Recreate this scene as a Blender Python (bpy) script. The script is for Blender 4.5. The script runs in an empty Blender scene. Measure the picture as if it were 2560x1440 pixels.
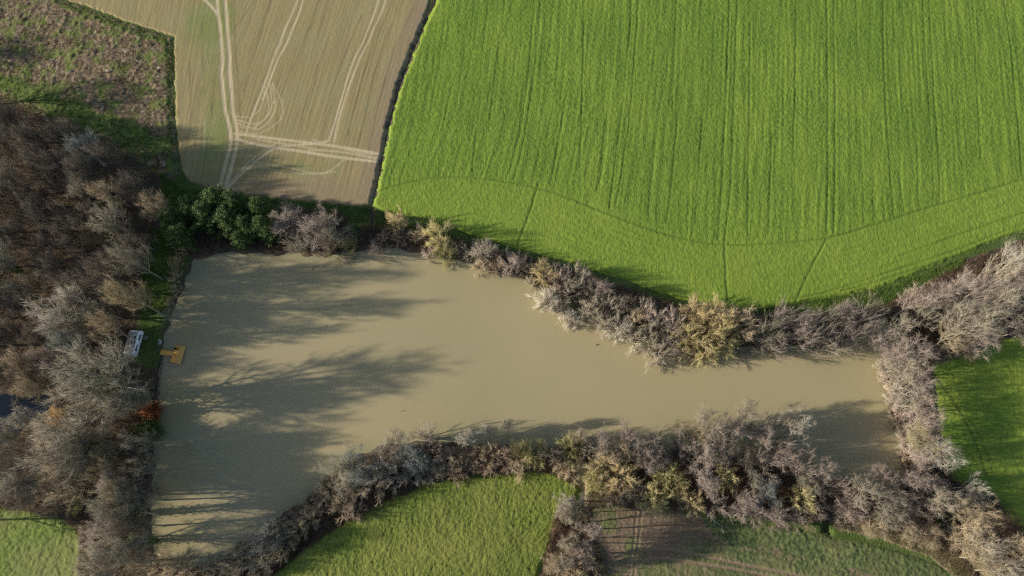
import bpy, math, random
import numpy as np
from mathutils import Vector, Matrix, Euler

# ------------------------------------------------------------------ camera, sky, sun, exposure
SC = bpy.context.scene
COL = SC.collection
H = 150.0
TILT = math.radians(19.0)
CT, ST = math.cos(TILT), math.sin(TILT)
FPX = 2560 * 24 / 36.0
cam_d = bpy.data.cameras.new("camera")
cam_d.lens = 24; cam_d.sensor_width = 36; cam_d.clip_start = 1; cam_d.clip_end = 6000
cam = bpy.data.objects.new("camera", cam_d)
cam.location = (0, 0, H); cam.rotation_euler = (TILT, 0, 0)
COL.objects.link(cam); SC.camera = cam

SUN_EL = math.radians(20.0)
SHADOW_AZ = math.radians(3.0)          # direction shadows fall, counter-clockwise from +x
world = bpy.data.worlds.new("World"); SC.world = world; world.use_nodes = True
wn = world.node_tree
sky = wn.nodes.new("ShaderNodeTexSky"); sky.sky_type = 'NISHITA'; sky.sun_disc = False
sky.sun_elevation = SUN_EL
sx, sy = -math.cos(SHADOW_AZ), -math.sin(SHADOW_AZ)      # horizontal direction towards the sun
sky.sun_rotation = math.atan2(sx, sy)
wn.links.new(sky.outputs[0], wn.nodes["Background"].inputs[0])
wn.nodes["Background"].inputs[1].default_value = 0.11
sun_d = bpy.data.lights.new("sun", 'SUN'); sun_d.energy = 5.0; sun_d.angle = math.radians(0.9)
sun_d.color = (1.0, 0.93, 0.82)
sun = bpy.data.objects.new("sun", sun_d)
sd_ = Vector((sx * math.cos(SUN_EL), sy * math.cos(SUN_EL), math.sin(SUN_EL)))
sun.rotation_euler = sd_.to_track_quat('Z', 'Y').to_euler()
COL.objects.link(sun)
SC.view_settings.view_transform = 'Standard'; SC.view_settings.look = 'None'
SC.view_settings.gamma = 1.0; SC.view_settings.exposure = 0.55
SC.cycles.max_bounces = 4; SC.cycles.use_denoising = False; world.cycles.sampling_method = 'NONE'; SC.cycles.pixel_filter_type = 'BLACKMAN_HARRIS'; SC.cycles.filter_width = 1.25

# ------------------------------------------------------------------ helpers
def P(px, py, z=0.0):
    """ground point (at height z) seen at this spot of the survey photograph"""
    u = (np.asarray(px, float) - 1280) / FPX; v = (720 - np.asarray(py, float)) / FPX
    dep = (H - z) / (CT - v * ST)
    return dep * u, dep * (ST + v * CT)
def PL(pts, z=0.0):
    return np.array([P(a, b, z) for a, b in pts])

def hsh(ix, iy, s):
    n = (ix.astype(np.int64) * 374761393 + iy.astype(np.int64) * 668265263 + s * 974711) & 0x7fffffff
    n = ((n ^ (n >> 13)) * 1274126177) & 0x7fffffff
    return ((n ^ (n >> 16)) & 0xffffff) / float(0xffffff)
def vn(x, y, sc, s=0):
    x = x / sc; y = y / sc
    ix = np.floor(x); iy = np.floor(y); fx = x - ix; fy = y - iy
    fx = fx * fx * (3 - 2 * fx); fy = fy * fy * (3 - 2 * fy)
    a = hsh(ix, iy, s); b = hsh(ix + 1, iy, s); c = hsh(ix, iy + 1, s); d = hsh(ix + 1, iy + 1, s)
    return (a * (1 - fx) + b * fx) * (1 - fy) + (c * (1 - fx) + d * fx) * fy
def sst(a, b, x):
    t = np.clip((x - a) / (b - a), 0, 1); return t * t * (3 - 2 * t)
def dline(X, Y, pl):
    """distance to an open polyline"""
    D = np.full(X.shape, 1e9)
    for i in range(len(pl) - 1):
        ax, ay = pl[i]; bx, by = pl[i + 1]; dx, dy = bx - ax, by - ay
        t = np.clip(((X - ax) * dx + (Y - ay) * dy) / (dx * dx + dy * dy + 1e-9), 0, 1)
        D = np.minimum(D, np.hypot(X - ax - t * dx, Y - ay - t * dy))
    return D
def sdp(X, Y, pl):
    """signed distance to a polygon, positive inside"""
    ins = np.zeros(X.shape, bool); n = len(pl)
    for i in range(n):
        ax, ay = pl[i]; bx, by = pl[(i + 1) % n]
        if ay == by: continue
        c = ((ay > Y) != (by > Y)) & (X < (bx - ax) * (Y - ay) / (by - ay) + ax)
        ins ^= c
    D = dline(X, Y, np.vstack([pl, pl[:1]]))
    return np.where(ins, D, -D)
def smooth_pl(pts, n=8):
    """Catmull-Rom through the points"""
    p = np.array(pts, float); q = np.vstack([2 * p[0] - p[1], p, 2 * p[-1] - p[-2]]); out = []
    for i in range(1, len(q) - 2):
        for k in range(n):
            t = k / n
            out.append(.5 * ((2 * q[i]) + (-q[i-1] + q[i+1]) * t + (2*q[i-1] - 5*q[i] + 4*q[i+1] - q[i+2]) * t*t + (-q[i-1] + 3*q[i] - 3*q[i+1] + q[i+2]) * t**3))
    out.append(p[-1]); return np.array(out)
def LW(pts, n=6):
    return smooth_pl(PL(pts), n)

def mesh_np(name, V, faces, attrs=None, smooth=False):
    """faces: list of (m,k) index arrays"""
    me = bpy.data.meshes.new(name)
    V = np.asarray(V, np.float32)
    faces = [np.asarray(f, np.int32) for f in faces if len(f)]
    loops = np.concatenate([f.ravel() for f in faces])
    tot = np.concatenate([np.full(len(f), f.shape[1], np.int32) for f in faces])
    start = np.concatenate([[0], np.cumsum(tot)[:-1]]).astype(np.int32)
    me.vertices.add(len(V)); me.vertices.foreach_set("co", V.ravel())
    me.loops.add(len(loops)); me.loops.foreach_set("vertex_index", loops)
    me.polygons.add(len(tot)); me.polygons.foreach_set("loop_start", start); me.polygons.foreach_set("loop_total", tot)
    if smooth: me.polygons.foreach_set("use_smooth", np.ones(len(tot), bool))
    for k, a in (attrs or {}).items():
        at = me.attributes.new(k, 'FLOAT', 'POINT'); at.data.foreach_set("value", np.asarray(a, np.float32).ravel())
    me.update(calc_edges=True); me.validate()
    return me
def obj(name, me, m=None, parent=None, **tags):
    o = bpy.data.objects.new(name, me); COL.objects.link(o)
    if m and me is not None and not me.materials: me.materials.append(m)
    if parent is not None: o.parent = parent
    for k, v in tags.items(): o[k] = v
    return o
def thing(name, label, cat, loc=(0, 0, 0), rot=(0, 0, 0), group=None, scale=(1, 1, 1)):
    o = bpy.data.objects.new(name, None); COL.objects.link(o)
    o.location = loc; o.rotation_euler = rot; o.scale = scale; o["label"] = label; o["category"] = cat
    o.empty_display_size = .3
    if group: o["group"] = group
    return o

class Acc:
    def __init__(s): s.v = []; s.t = []; s.q = []; s.n = 0
    def add(s, V, T=None, Q=None):
        V = np.asarray(V, float)
        if T is not None and len(T): s.t.append(np.asarray(T) + s.n)
        if Q is not None and len(Q): s.q.append(np.asarray(Q) + s.n)
        s.v.append(V); s.n += len(V)
    def mesh(s, name, smooth=False):
        fs = []
        if s.t: fs.append(np.vstack(s.t))
        if s.q: fs.append(np.vstack(s.q))
        return mesh_np(name, np.vstack(s.v), fs, smooth=smooth)
    def box(s, x0, x1, y0, y1, z0, z1, M=None):
        V = np.array([(x, y, z) for z in (z0, z1) for y in (y0, y1) for x in (x0, x1)], float)
        if M is not None: V = np.array([M @ Vector(v) for v in V])
        s.add(V, Q=[(0, 2, 3, 1), (4, 5, 7, 6), (0, 1, 5, 4), (2, 6, 7, 3), (0, 4, 6, 2), (1, 3, 7, 5)])
    def tube(s, pts, rad, k=5, cap=True):
        pts = np.asarray(pts, float); n = len(pts)
        d = np.gradient(pts, axis=0); d /= np.linalg.norm(d, axis=1)[:, None] + 1e-9
        ref = np.array([0.31, 0.17, 0.93]); 
        a = np.cross(d, ref); bad = np.linalg.norm(a, axis=1) < .15
        a[bad] = np.cross(d[bad], [1, 0, 0]); a /= np.linalg.norm(a, axis=1)[:, None]
        b = np.cross(d, a); th = np.arange(k) * 2 * np.pi / k
        V = (pts[:, None, :] + (a[:, None, :] * np.cos(th)[None, :, None] + b[:, None, :] * np.sin(th)[None, :, None]) * np.asarray(rad)[:, None, None]).reshape(-1, 3)
        Q = [(i * k + j, i * k + (j + 1) % k, (i + 1) * k + (j + 1) % k, (i + 1) * k + j) for i in range(n - 1) for j in range(k)]
        T = None
        if cap:
            V = np.vstack([V, pts[-1:], pts[:1]]); e = (n - 1) * k
            T = [(e + j, e + (j + 1) % k, n * k) for j in range(k)] + [((j + 1) % k, j, n * k + 1) for j in range(k)]
        s.add(V, T, Q)
    def spikes(s, p0, p1, w):
        """thin three-sided twigs tapering to a point"""
        p0 = np.asarray(p0); p1 = np.asarray(p1); n = len(p0); d = p1 - p0
        r = np.random.default_rng(n).normal(size=(n, 3)); a = np.cross(d, r); a /= np.linalg.norm(a, axis=1)[:, None] + 1e-9
        b = np.cross(d, a); b /= np.linalg.norm(b, axis=1)[:, None] + 1e-9
        w = np.broadcast_to(np.asarray(w, float), (n,))[:, None] * .58
        V = np.empty((n, 4, 3))
        V[:, 0] = p0 + a * w; V[:, 1] = p0 + (-a * .5 + b * .866) * w; V[:, 2] = p0 + (-a * .5 - b * .866) * w; V[:, 3] = p1
        i = np.arange(n)[:, None] * 4
        T = np.concatenate([i + np.array([[0, 1, 3]]), i + np.array([[1, 2, 3]]), i + np.array([[2, 0, 3]])])
        s.add(V.reshape(-1, 3), T)
    def leaves(s, c, size, up=.5, seed=0):
        """small pointed leaves round the centres c"""
        r = np.random.default_rng(seed); n = len(c)
        nn = r.normal(size=(n, 3)); nn[:, 2] = np.abs(nn[:, 2]) + up; nn /= np.linalg.norm(nn, axis=1)[:, None]
        a = np.cross(nn, r.normal(size=(n, 3))); a /= np.linalg.norm(a, axis=1)[:, None] + 1e-9
        b = np.cross(nn, a); L = (size * r.uniform(.6, 1.3, n))[:, None]
        V = np.empty((n, 4, 3)); V[:, 0] = c - a * L; V[:, 1] = c + b * L * .5; V[:, 2] = c + a * L; V[:, 3] = c - b * L * .5
        s.add(V.reshape(-1, 3), Q=np.arange(n)[:, None] * 4 + np.arange(4)[None])

# ------------------------------------------------------------------ materials
def newmat(name, rough=.9, spec=.15):
    m = bpy.data.materials.new(name); m.use_nodes = True
    b = m.node_tree.nodes["Principled BSDF"]; b.inputs["Roughness"].default_value = rough
    b.inputs["Specular IOR Level"].default_value = spec
    return m, m.node_tree, b
def nd(nt, t, **kw):
    n = nt.nodes.new(t)
    for k, v in kw.items(): setattr(n, k, v)
    return n
def noise(nt, scale, detail=3, stretch=None, rough=.55, rot=0):
    tc = nd(nt, "ShaderNodeTexCoord"); mp = nd(nt, "ShaderNodeMapping")
    if stretch: mp.inputs["Scale"].default_value = stretch
    mp.inputs["Rotation"].default_value = (0, 0, rot)
    nt.links.new(tc.outputs["Object"], mp.inputs[0])
    n = nd(nt, "ShaderNodeTexNoise"); n.inputs["Scale"].default_value = scale; n.inputs["Detail"].default_value = detail
    n.inputs["Roughness"].default_value = rough
    nt.links.new(mp.outputs[0], n.inputs["Vector"]); return n.outputs["Fac"]
def ramp(nt, fac, lo, hi, smooth=True):
    r = nd(nt, "ShaderNodeMapRange"); r.inputs["From Min"].default_value = lo; r.inputs["From Max"].default_value = hi
    if smooth: r.interpolation_type = 'SMOOTHSTEP'
    nt.links.new(fac, r.inputs["Value"]); return r.outputs[0]
def mix(nt, fac, a, b):
    m = nd(nt, "ShaderNodeMix", data_type='RGBA')
    if isinstance(fac, float): m.inputs[0].default_value = fac
    else: nt.links.new(fac, m.inputs[0])
    for s, v in ((6, a), (7, b)):
        if isinstance(v, tuple): m.inputs[s].default_value = (*v, 1)
        else: nt.links.new(v, m.inputs[s])
    return m.outputs[2]
def math_(nt, op, a, b=None):
    m = nd(nt, "ShaderNodeMath", operation=op)
    for i, v in enumerate((a, b)):
        if v is None: continue
        if isinstance(v, (int, float)): m.inputs[i].default_value = v
        else: nt.links.new(v, m.inputs[i])
    return m.outputs[0]
def attr(nt, name):
    a = nd(nt, "ShaderNodeAttribute"); a.attribute_name = name; return a.outputs["Fac"]
def bump(nt, b, h, dist, strength=1.0):
    n = nd(nt, "ShaderNodeBump"); n.inputs["Distance"].default_value = dist; n.inputs["Strength"].default_value = strength
    nt.links.new(h, n.inputs["Height"]); nt.links.new(n.outputs[0], b.inputs["Normal"])
def setc(nt, b, c): nt.links.new(c, b.inputs["Base Color"])

def mat_twig(name):
    m, nt, b = newmat(name, .85, .2)
    oi = nd(nt, "ShaderNodeObjectInfo")
    n = noise(nt, .9, 2); n2 = noise(nt, .25, 1)
    v = math_(nt, 'ADD', math_(nt, 'MULTIPLY', n, .7), math_(nt, 'MULTIPLY', n2, .7))
    hs = nd(nt, "ShaderNodeHueSaturation"); nt.links.new(oi.outputs["Color"], hs.inputs["Color"])
    nt.links.new(math_(nt, 'ADD', v, .3), hs.inputs["Value"]); setc(nt, b, hs.outputs[0]); return m
M_TWIG = mat_twig("twig_bark")
def mat_bark():
    m, nt, b = newmat("trunk_bark", .9, .15)
    oi = nd(nt, "ShaderNodeObjectInfo"); n = noise(nt, 2.5, 4, (1, 1, .3))
    c = mix(nt, ramp(nt, n, .35, .7), (.18, .155, .11), (.50, .46, .37))
    setc(nt, b, mix(nt, .5, c, oi.outputs["Color"])); bump(nt, b, n, .05); return m
M_BARK = mat_bark()
def mat_leaf(name, c1, c2):
    m, nt, b = newmat(name, .55, .35); n = noise(nt, 1.3, 3)
    setc(nt, b, mix(nt, ramp(nt, n, .35, .65), c1, c2)); return m
M_EVER = mat_leaf("evergreen_foliage", (.018, .045, .012), (.14, .205, .04))
M_IVY = mat_leaf("ivy_leaves", (.03, .055, .012), (.10, .13, .03))
M_RED = mat_leaf("red_leaves", (.16, .045, .015), (.30, .10, .03))

def mat_ground():
    m, nt, b = newmat("ground_soil_and_grass", .95, .1)
    n1 = noise(nt, .35, 5); n2 = noise(nt, 2.2, 4); n3 = noise(nt, .07, 3)
    litter = mix(nt, ramp(nt, n2, .3, .7), (.045, .034, .024), (.13, .095, .06))
    litter = mix(nt, ramp(nt, n1, .55, .75), litter, (.05, .07, .022))
    grass = mix(nt, ramp(nt, n2, .3, .7), (.035, .06, .014), (.085, .12, .026))
    grass = mix(nt, ramp(nt, n3, .35, .65), grass, (.10, .125, .04))
    g = math_(nt, 'ADD', attr(nt, "grass"), math_(nt, 'MULTIPLY', math_(nt, 'SUBTRACT', n1, .5), .9))
    c = mix(nt, ramp(nt, g, .4, .6), litter, grass)
    dry = mix(nt, ramp(nt, n2, .35, .65), (.24, .19, .11), (.40, .33, .20))
    c = mix(nt, ramp(nt, math_(nt, 'ADD', attr(nt, "dry"), math_(nt, 'MULTIPLY', math_(nt, 'SUBTRACT', n1, .5), .8)), .4, .7), c, dry)
    mud = mix(nt, ramp(nt, n2, .3, .7), (.07, .05, .035), (.14, .11, .075))
    c = mix(nt, attr(nt, "mud"), c, mud)
    setc(nt, b, c); bump(nt, b, n2, .25); return m
def mat_crop(name, c1, c2, c3, track=(.03, .06, .012), fine=2.2, stretch=(1, .45, 1), bd=.18, soil=None, rot=0):
    m, nt, b = newmat(name, .85, .12)
    n1 = noise(nt, fine, 4, stretch, .6, rot); n2 = noise(nt, .16, 4, stretch, rot=rot); n3 = noise(nt, .035, 3)
    c = mix(nt, ramp(nt, n1, .32, .68), c1, c2)
    c = mix(nt, math_(nt, 'MULTIPLY', ramp(nt, n2, .35, .7), .35), c, c3)
    c = mix(nt, math_(nt, 'MULTIPLY', ramp(nt, n3, .35, .65), .28), c, c1)
    c = mix(nt, math_(nt, 'MULTIPLY', attr(nt, "pale"), .6), c, c3)
    if soil:
        s = mix(nt, ramp(nt, n1, .3, .7), soil, tuple(v * 1.6 for v in soil))
        c = mix(nt, ramp(nt, math_(nt, 'ADD', attr(nt, "bare"), math_(nt, 'MULTIPLY', math_(nt, 'SUBTRACT', n1, .5), 1.1)), .3, .7), c, s)
    c = mix(nt, attr(nt, "track"), c, track)
    setc(nt, b, c); bump(nt, b, n1, bd); return m

M_GROUND = mat_ground()
M_CROP = mat_crop("green_crop_leaves", (.078, .138, .020), (.178, .262, .036), (.228, .283, .042), fine=3.2, stretch=(1, .35, 1), bd=.14)
M_MUSTARD = mat_crop("cover_crop_leaves", (.05, .085, .014), (.18, .215, .038), (.25, .235, .06), fine=3.2, stretch=(1, .7, 1), bd=.2)
M_MEADOW = mat_crop("meadow_grass", (.085, .15, .022), (.17, .24, .033), (.26, .28, .045), fine=2.0, stretch=(1, 1, 1), track=(.04, .05, .015))
M_PASTURE = mat_crop("pasture_grass", (.10, .15, .03), (.19, .23, .05), (.25, .22, .09), fine=1.8, stretch=(1, 1, 1))
M_RAPE = mat_crop("rape_leaves", (.035, .06, .022), (.15, .172, .062), (.21, .18, .08), fine=1.6, stretch=(1, 1, 1), soil=(.125, .09, .058), track=(.22, .155, .10))
def mat_plough():
    m, nt, b = newmat("tilled_soil", .95, .08)
    n1 = noise(nt, 3.5, 3); n2 = noise(nt, .12, 4); n3 = noise(nt, .3, 4)
    u = attr(nt, "row")
    w = nd(nt, "ShaderNodeTexNoise", noise_dimensions='2D'); w.inputs["Scale"].default_value = 1.0; w.inputs["Detail"].default_value = 4
    cx = nd(nt, "ShaderNodeCombineXYZ"); nt.links.new(math_(nt, 'MULTIPLY', u, 1.7), cx.inputs[0])
    nt.links.new(math_(nt, 'MULTIPLY', attr(nt, "along"), .03), cx.inputs[1]); nt.links.new(cx.outputs[0], w.inputs["Vector"])
    c = mix(nt, ramp(nt, w.outputs["Fac"], .25, .75), (.235, .186, .088), (.335, .258, .120))
    c = mix(nt, ramp(nt, n1, .3, .75), c, mix(nt, .45, c, (.20, .17, .10)))
    g = math_(nt, 'ADD', attr(nt, "green"), math_(nt, 'MULTIPLY', math_(nt, 'SUBTRACT', n3, .5), 1.2))
    c = mix(nt, math_(nt, 'MULTIPLY', ramp(nt, g, .2, 1.0), .6), c, (.14, .19, .05))
    c = mix(nt, math_(nt, 'MULTIPLY', ramp(nt, n2, .4, .65), .35), c, (.26, .25, .13))
    c = mix(nt, attr(nt, "pink"), c, (.25, .185, .12))
    c = mix(nt, attr(nt, "dark"), c, (.11, .095, .055))
    c = mix(nt, attr(nt, "track"), c, (.50, .405, .26))
    setc(nt, b, c)
    bump(nt, b, math_(nt, 'ADD', math_(nt, 'MULTIPLY', w.outputs["Fac"], .5), math_(nt, 'MULTIPLY', n1, .9)), .08); return m
M_PLOUGH = mat_plough()
def mat_rough():
    m, nt, b = newmat("rough_meadow_tussocks", .95, .08)
    n1 = noise(nt, 1.1, 5, rough=.65); n2 = noise(nt, .28, 4); n3 = noise(nt, .12, 3); n4 = noise(nt, .6, 4)
    c = mix(nt, ramp(nt, n1, .35, .68), (.07, .048, .028), (.29, .22, .135))
    c = mix(nt, ramp(nt, n4, .6, .72), c, (.42, .36, .28))
    c = mix(nt, math_(nt, 'MULTIPLY', ramp(nt, n2, .48, .6), .75), c, (.13, .17, .04))
    c = mix(nt, math_(nt, 'MULTIPLY', ramp(nt, n3, .5, .65), .5), c, (.19, .135, .085))
    g = math_(nt, 'ADD', attr(nt, "green"), math_(nt, 'MULTIPLY', math_(nt, 'SUBTRACT', n4, .5), 1.0))
    c = mix(nt, math_(nt, 'MULTIPLY', ramp(nt, g, .4, .8), .85), c, mix(nt, ramp(nt, n1, .35, .6), (.035, .06, .014), (.11, .16, .03)))
    setc(nt, b, c); bump(nt, b, n1, .5); return m
M_ROUGH = mat_rough()
def mat_water():
    m, nt, b = newmat("muddy_water", .04, .5)
    n = noise(nt, .02, 3); n2 = noise(nt, .07, 3, (.4, 1.4, 1))
    c = mix(nt, ramp(nt, n, .35, .65), (.315, .268, .146), (.355, .29, .160))
    c = mix(nt, math_(nt, 'MULTIPLY', attr(nt, "olive"), .8), c, (.26, .24, .135))
    c = mix(nt, math_(nt, 'MULTIPLY', ramp(nt, n2, .45, .7), .15), c, (.30, .27, .17))
    setc(nt, b, c); b.inputs["IOR"].default_value = 1.33
    r = noise(nt, .5, 2, (1, 2.2, 1)); bump(nt, b, r, .012, .12); return m
M_WATER = mat_water()
def mat_shaded_water():
    m, nt, b = newmat("shade_darkened_pool_water", .1, .5); n = noise(nt, .3, 2)
    setc(nt, b, mix(nt, n, (.006, .009, .016), (.010, .014, .02))); b.inputs["IOR"].default_value = 1.33; return m  # shade over the pool is put into this near-black base colour
M_POOL = mat_shaded_water()
def mat_plain(name, c, rough=.6, spec=.3, c2=None, sc=3., stretch=None, lo=.35, hi=.65):
    m, nt, b = newmat(name, rough, spec); n = noise(nt, sc, 4, stretch)
    setc(nt, b, mix(nt, ramp(nt, n, lo, hi), c, c2 or tuple(v * .8 for v in c))); return m
M_WHITE = mat_plain("white_painted_metal", (.86, .88, .90), .35, .5, (.80, .82, .84), .8)
M_ROOF = mat_plain("weathered_roof", (.46, .43, .38), .7, .2, (.10, .09, .07), .9, None, .50, .62)
M_GLASS = mat_plain("dark_window_glass", (.012, .018, .035), .1, .5, (.02, .025, .04))
M_RUBBER = mat_plain("black_rubber", (.02, .02, .02), .8, .2)
M_PLANK = mat_plain("new_yellow_timber", (.86, .50, .14), .7, .2, (.66, .36, .09), 2.5, (1, 6, 1))
M_OLDWOOD = mat_plain("grey_old_timber", (.22, .19, .15), .9, .1, (.12, .10, .08), 4)
M_PLASTIC = mat_plain("white_plastic", (.62, .66, .64), .5, .3, (.45, .5, .48), 6)
M_DARK = mat_plain("dark_brown_paint", (.03, .022, .02), .6, .3)
M_BRAMBLE = mat_plain("bramble_stems", (.12, .075, .05), .9, .1, (.23, .16, .10), .35)
M_DRY = mat_plain("dry_grass_blades", (.42, .34, .20), .9, .1, (.24, .21, .10), .4)
M_SEDGE = mat_plain("tussock_blades", (.37, .29, .20), .9, .1, (.15, .15, .05), .35, None, .42, .58)
M_GREENB = mat_plain("green_blades", (.09, .16, .03), .8, .2, (.16, .22, .04), .5)

# ------------------------------------------------------------------ shape of the land (outlines surveyed from the photograph)
POND = LW([(575,622),(500,640),(470,668),(455,700),(440,745),(432,785),(418,830),(408,870),(400,920),(394,980),(388,1050),(378,1120),(372,1200),(370,1290),(376,1350),(392,1405),(430,1425),(500,1418),(560,1390),(625,1350),(700,1300),(770,1240),(830,1180),(900,1140),(980,1118),(1080,1105),(1200,1112),(1320,1118),(1450,1112),(1560,1118),(1700,1135),(1850,1150),(1960,1160),(2050,1178),(2120,1205),(2190,1220),(2248,1210),(2262,1150),(2245,1070),(2225,990),(2205,920),(2215,870),(2225,810),(2190,800),(2130,850),(2020,862),(1900,862),(1780,872),(1660,880),(1560,838),(1470,790),(1390,745),(1320,700),(1250,672),(1180,652),(1110,640),(1050,628),(1000,618),(900,622),(830,636),(740,632),(650,628),(575,622)][:-1], 3)
POOL = LW([(-120,985),(0,980),(120,985),(125,1020),(90,1040),(50,1080),(10,1110),(-120,1130)], 2)
STREAM = LW([(1452,1150),(1450,1200),(1448,1262)], 3)
DITCH = LW([(1112,-60),(1094,-2),(1058,65),(1022,150),(998,215),(972,310),(950,420),(938,475),(930,512),(932,585)], 4)
DITCH2 = LW([(2072,1250),(2070,1300),(2068,1345)], 3)
DITCH3 = LW([(2410,1390),(2440,1415),(2470,1460)], 3)

def axis(lo, hi, cell, far):
    a = list(np.arange(lo, hi + cell * .5, cell)); s = cell; x = a[-1]
    while x < far: s *= 1.35; x += s; a.append(x)
    s = cell; x = a[0]; pre = []
    while x > -far: s *= 1.35; x -= s; pre.append(x)
    return np.array(pre[::-1] + a)
def grid_mesh(name, xs, ys, zf, attrs=None, mask=None, smooth=True):
    X, Y = np.meshgrid(xs, ys); Z = zf(X, Y); nx, ny = len(xs), len(ys)
    i = np.arange(nx * ny).reshape(ny, nx)
    Q = np.stack([i[:-1, :-1], i[:-1, 1:], i[1:, 1:], i[1:, :-1]], -1).reshape(-1, 4)
    V = np.stack([X, Y, Z], -1).reshape(-1, 3)
    A = {k: f(X, Y).ravel() for k, f in (attrs or {}).items()}
    if mask is not None:
        Q = Q[mask(X, Y).ravel()[Q].any(1)]
        use = np.zeros(len(V), bool); use[Q.ravel()] = True; mp = np.cumsum(use) - 1
        V = V[use]; Q = mp[Q]; A = {k: a[use] for k, a in A.items()}
    return mesh_np(name, V, [Q], A, smooth)

WOOD_PX = [(-400,225),(0,245),(90,285),(170,325),(250,350),(330,400),(395,440),(400,520),(385,600),(352,680),(345,780),(330,840),(300,900),(390,930),(400,1000),(385,1100),(372,1300),(380,1460),(220,1460),(205,1330),(150,1290),(0,1270),(-400,1250)]
WOOD = PL(WOOD_PX)
LITTER = [PL([(1040,1070),(1000,1100),(900,1120),(800,1170),(740,1230),(690,1290),(620,1345),(560,1380),(480,1410),(420,1400),(420,1460),(700,1450),(800,1360),(1040,1220)]), PL([(900,560),(1030,575),(1150,600),(1260,630),(1400,665),(1560,720),(1700,765),(1900,790),(2050,780),(2200,770),(2300,720),(2420,650),(2560,600),(2900,560),(2900,800),(2560,830),(2440,870),(2330,900),(2330,1000),(2345,1100),(2360,1180),(2450,1200),(2520,1260),(2560,1330),(2600,1460),(2430,1460),(2330,1370),(2150,1310),(2000,1300),(1850,1290),(1760,1280),(1640,1270),(1470,1270),(1440,1210),(1330,1175),(1180,1185),(1000,1215),(900,1270),(800,1340),(720,1400),(660,1440),(360,1460),(360,1380),(700,1300),(1000,1110),(1500,1090),(2000,1100),(2200,900),(1700,890),(1300,690),(1000,640),(880,640)]),
          PL([(410,560),(440,530),(560,505),(700,520),(860,530),(900,640),(560,640),(440,640)]),
          PL([(1395,1260),(1470,1250),(1480,1330),(1500,1460),(1350,1460),(1370,1370)])]
DRY = [PL([(2090,1290),(2200,1300),(2330,1350),(2420,1400),(2440,1460),(2400,1460),(2330,1395),(2200,1345),(2080,1320)]), PL([(1455,1180),(1500,1200),(1660,1230),(1650,1262),(1480,1268),(1455,1262)]), PL([(1500,1370),(1520,1440),(1460,1460),(1340,1460),(1400,1380)]), PL([(205,1300),(235,1330),(240,1460),(190,1460)])]
def pond_d(X, Y): return sdp(X, Y, POND) + 1.5 * (vn(X, Y, 4., 91) - .5) + .9 * (vn(X, Y, 1.3, 92) - .5)
def g_height(X, Y):
    d = pond_d(X, Y)
    z = -1.5 * sst(-1.2, 2.5, d) + .12 * (vn(X, Y, 3., 5) - .5) * sst(0, -2, d)
    z = z - 1.3 * sst(-1.0, 1.8, sdp(X, Y, POOL))
    z = z - .45 * sst(.6, .15, dline(X, Y, DITCH)) - 1.1 * sst(1.6, .5, dline(X, Y, STREAM)) - 1.0 * sst(1.3, .3, dline(X, Y, DITCH2)) - .7 * sst(1.2, .3, dline(X, Y, DITCH3))
    far = sst(400, 1800, np.hypot(X, Y))
    return z + far * 14 * (vn(X, Y, 600., 9) - .2)
def g_grass(X, Y):
    w = sst(1.0, -2.0, sdp(X, Y, WOOD))
    for l in LITTER: w = w * sst(1.0, -1.5, sdp(X, Y, l))
    return w
def g_mud(X, Y):
    m = np.maximum(sst(-1.4, 0, pond_d(X, Y)) * (.5 + .5 * vn(X, Y, 3, 93)), sst(1.3, .5, dline(X, Y, DITCH)))
    return np.clip(m + sst(1.5, .5, dline(X, Y, STREAM)), 0, 1)
def g_dry(X, Y):
    m = np.zeros(X.shape)
    for l in DRY: m = np.maximum(m, sst(-1.0, 1.0, sdp(X, Y, l)))
    return m
gx = axis(-150, 150, .6, 2600); gy = axis(-16, 142, .6, 2600)
obj("ground", grid_mesh("ground", gx, gy, g_height, {"grass": g_grass, "mud": g_mud, "dry": g_dry}), M_GROUND, kind="structure")

def water_mesh(name, poly, z, grow=1.0):
    c = poly.mean(0); lo = poly.min(0) - 2; hi = poly.max(0) + 2
    xs = np.arange(lo[0], hi[0], 1.5); ys = np.arange(lo[1], hi[1], 1.5)
    return grid_mesh(name, xs, ys, lambda X, Y: X * 0 + z, {"olive": lambda X, Y: sst(3.5, -.5, sdp(X, Y, poly) + 2.5 * (vn(X, Y, 4., 3) - .5))}, mask=lambda X, Y: sdp(X, Y, poly) > -grow, smooth=True)
obj("pond_water", water_mesh("pond_water", POND, -.45, 2.2), M_WATER, kind="structure")
obj("pool_water", water_mesh("pool_water", POOL, -.5, .9), M_POOL, kind="structure")
st = LW([(1452,1130),(1450,1200),(1448,1262)], 2)
obj("stream_water", mesh_np("stream_water", [(x + s * .9, y, -.6) for x, y in st for s in (-1, 1)], [[(2*i, 2*i+1, 2*i+3, 2*i+2) for i in range(len(st)-1)]], {"olive": np.ones(2*len(st))}), M_WATER, kind="structure")

def field(name, poly, cell, hf, attrs, mat, edge=.7):
    lo = poly.min(0) - 1; hi = poly.max(0) + 1
    xs = np.arange(lo[0], hi[0], cell); ys = np.arange(lo[1], hi[1], cell)
    cache = {}
    def SD(X, Y):
        if 'd' not in cache: cache['d'] = sdp(X, Y, poly) + .5 * (vn(X, Y, 1.1, 77) - .5) + .3 * (vn(X, Y, .5, 78) - .5)
        return cache['d']
    def zf(X, Y):
        d = SD(X, Y); k = sst(0, edge, d); return hf(X, Y) * k + .02 * k - .3 * sst(0, -.35, d)
    return obj(name, grid_mesh(name, xs, ys, zf, attrs, mask=lambda X, Y: SD(X, Y) > -.35, smooth=False), mat, kind="structure")

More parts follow.
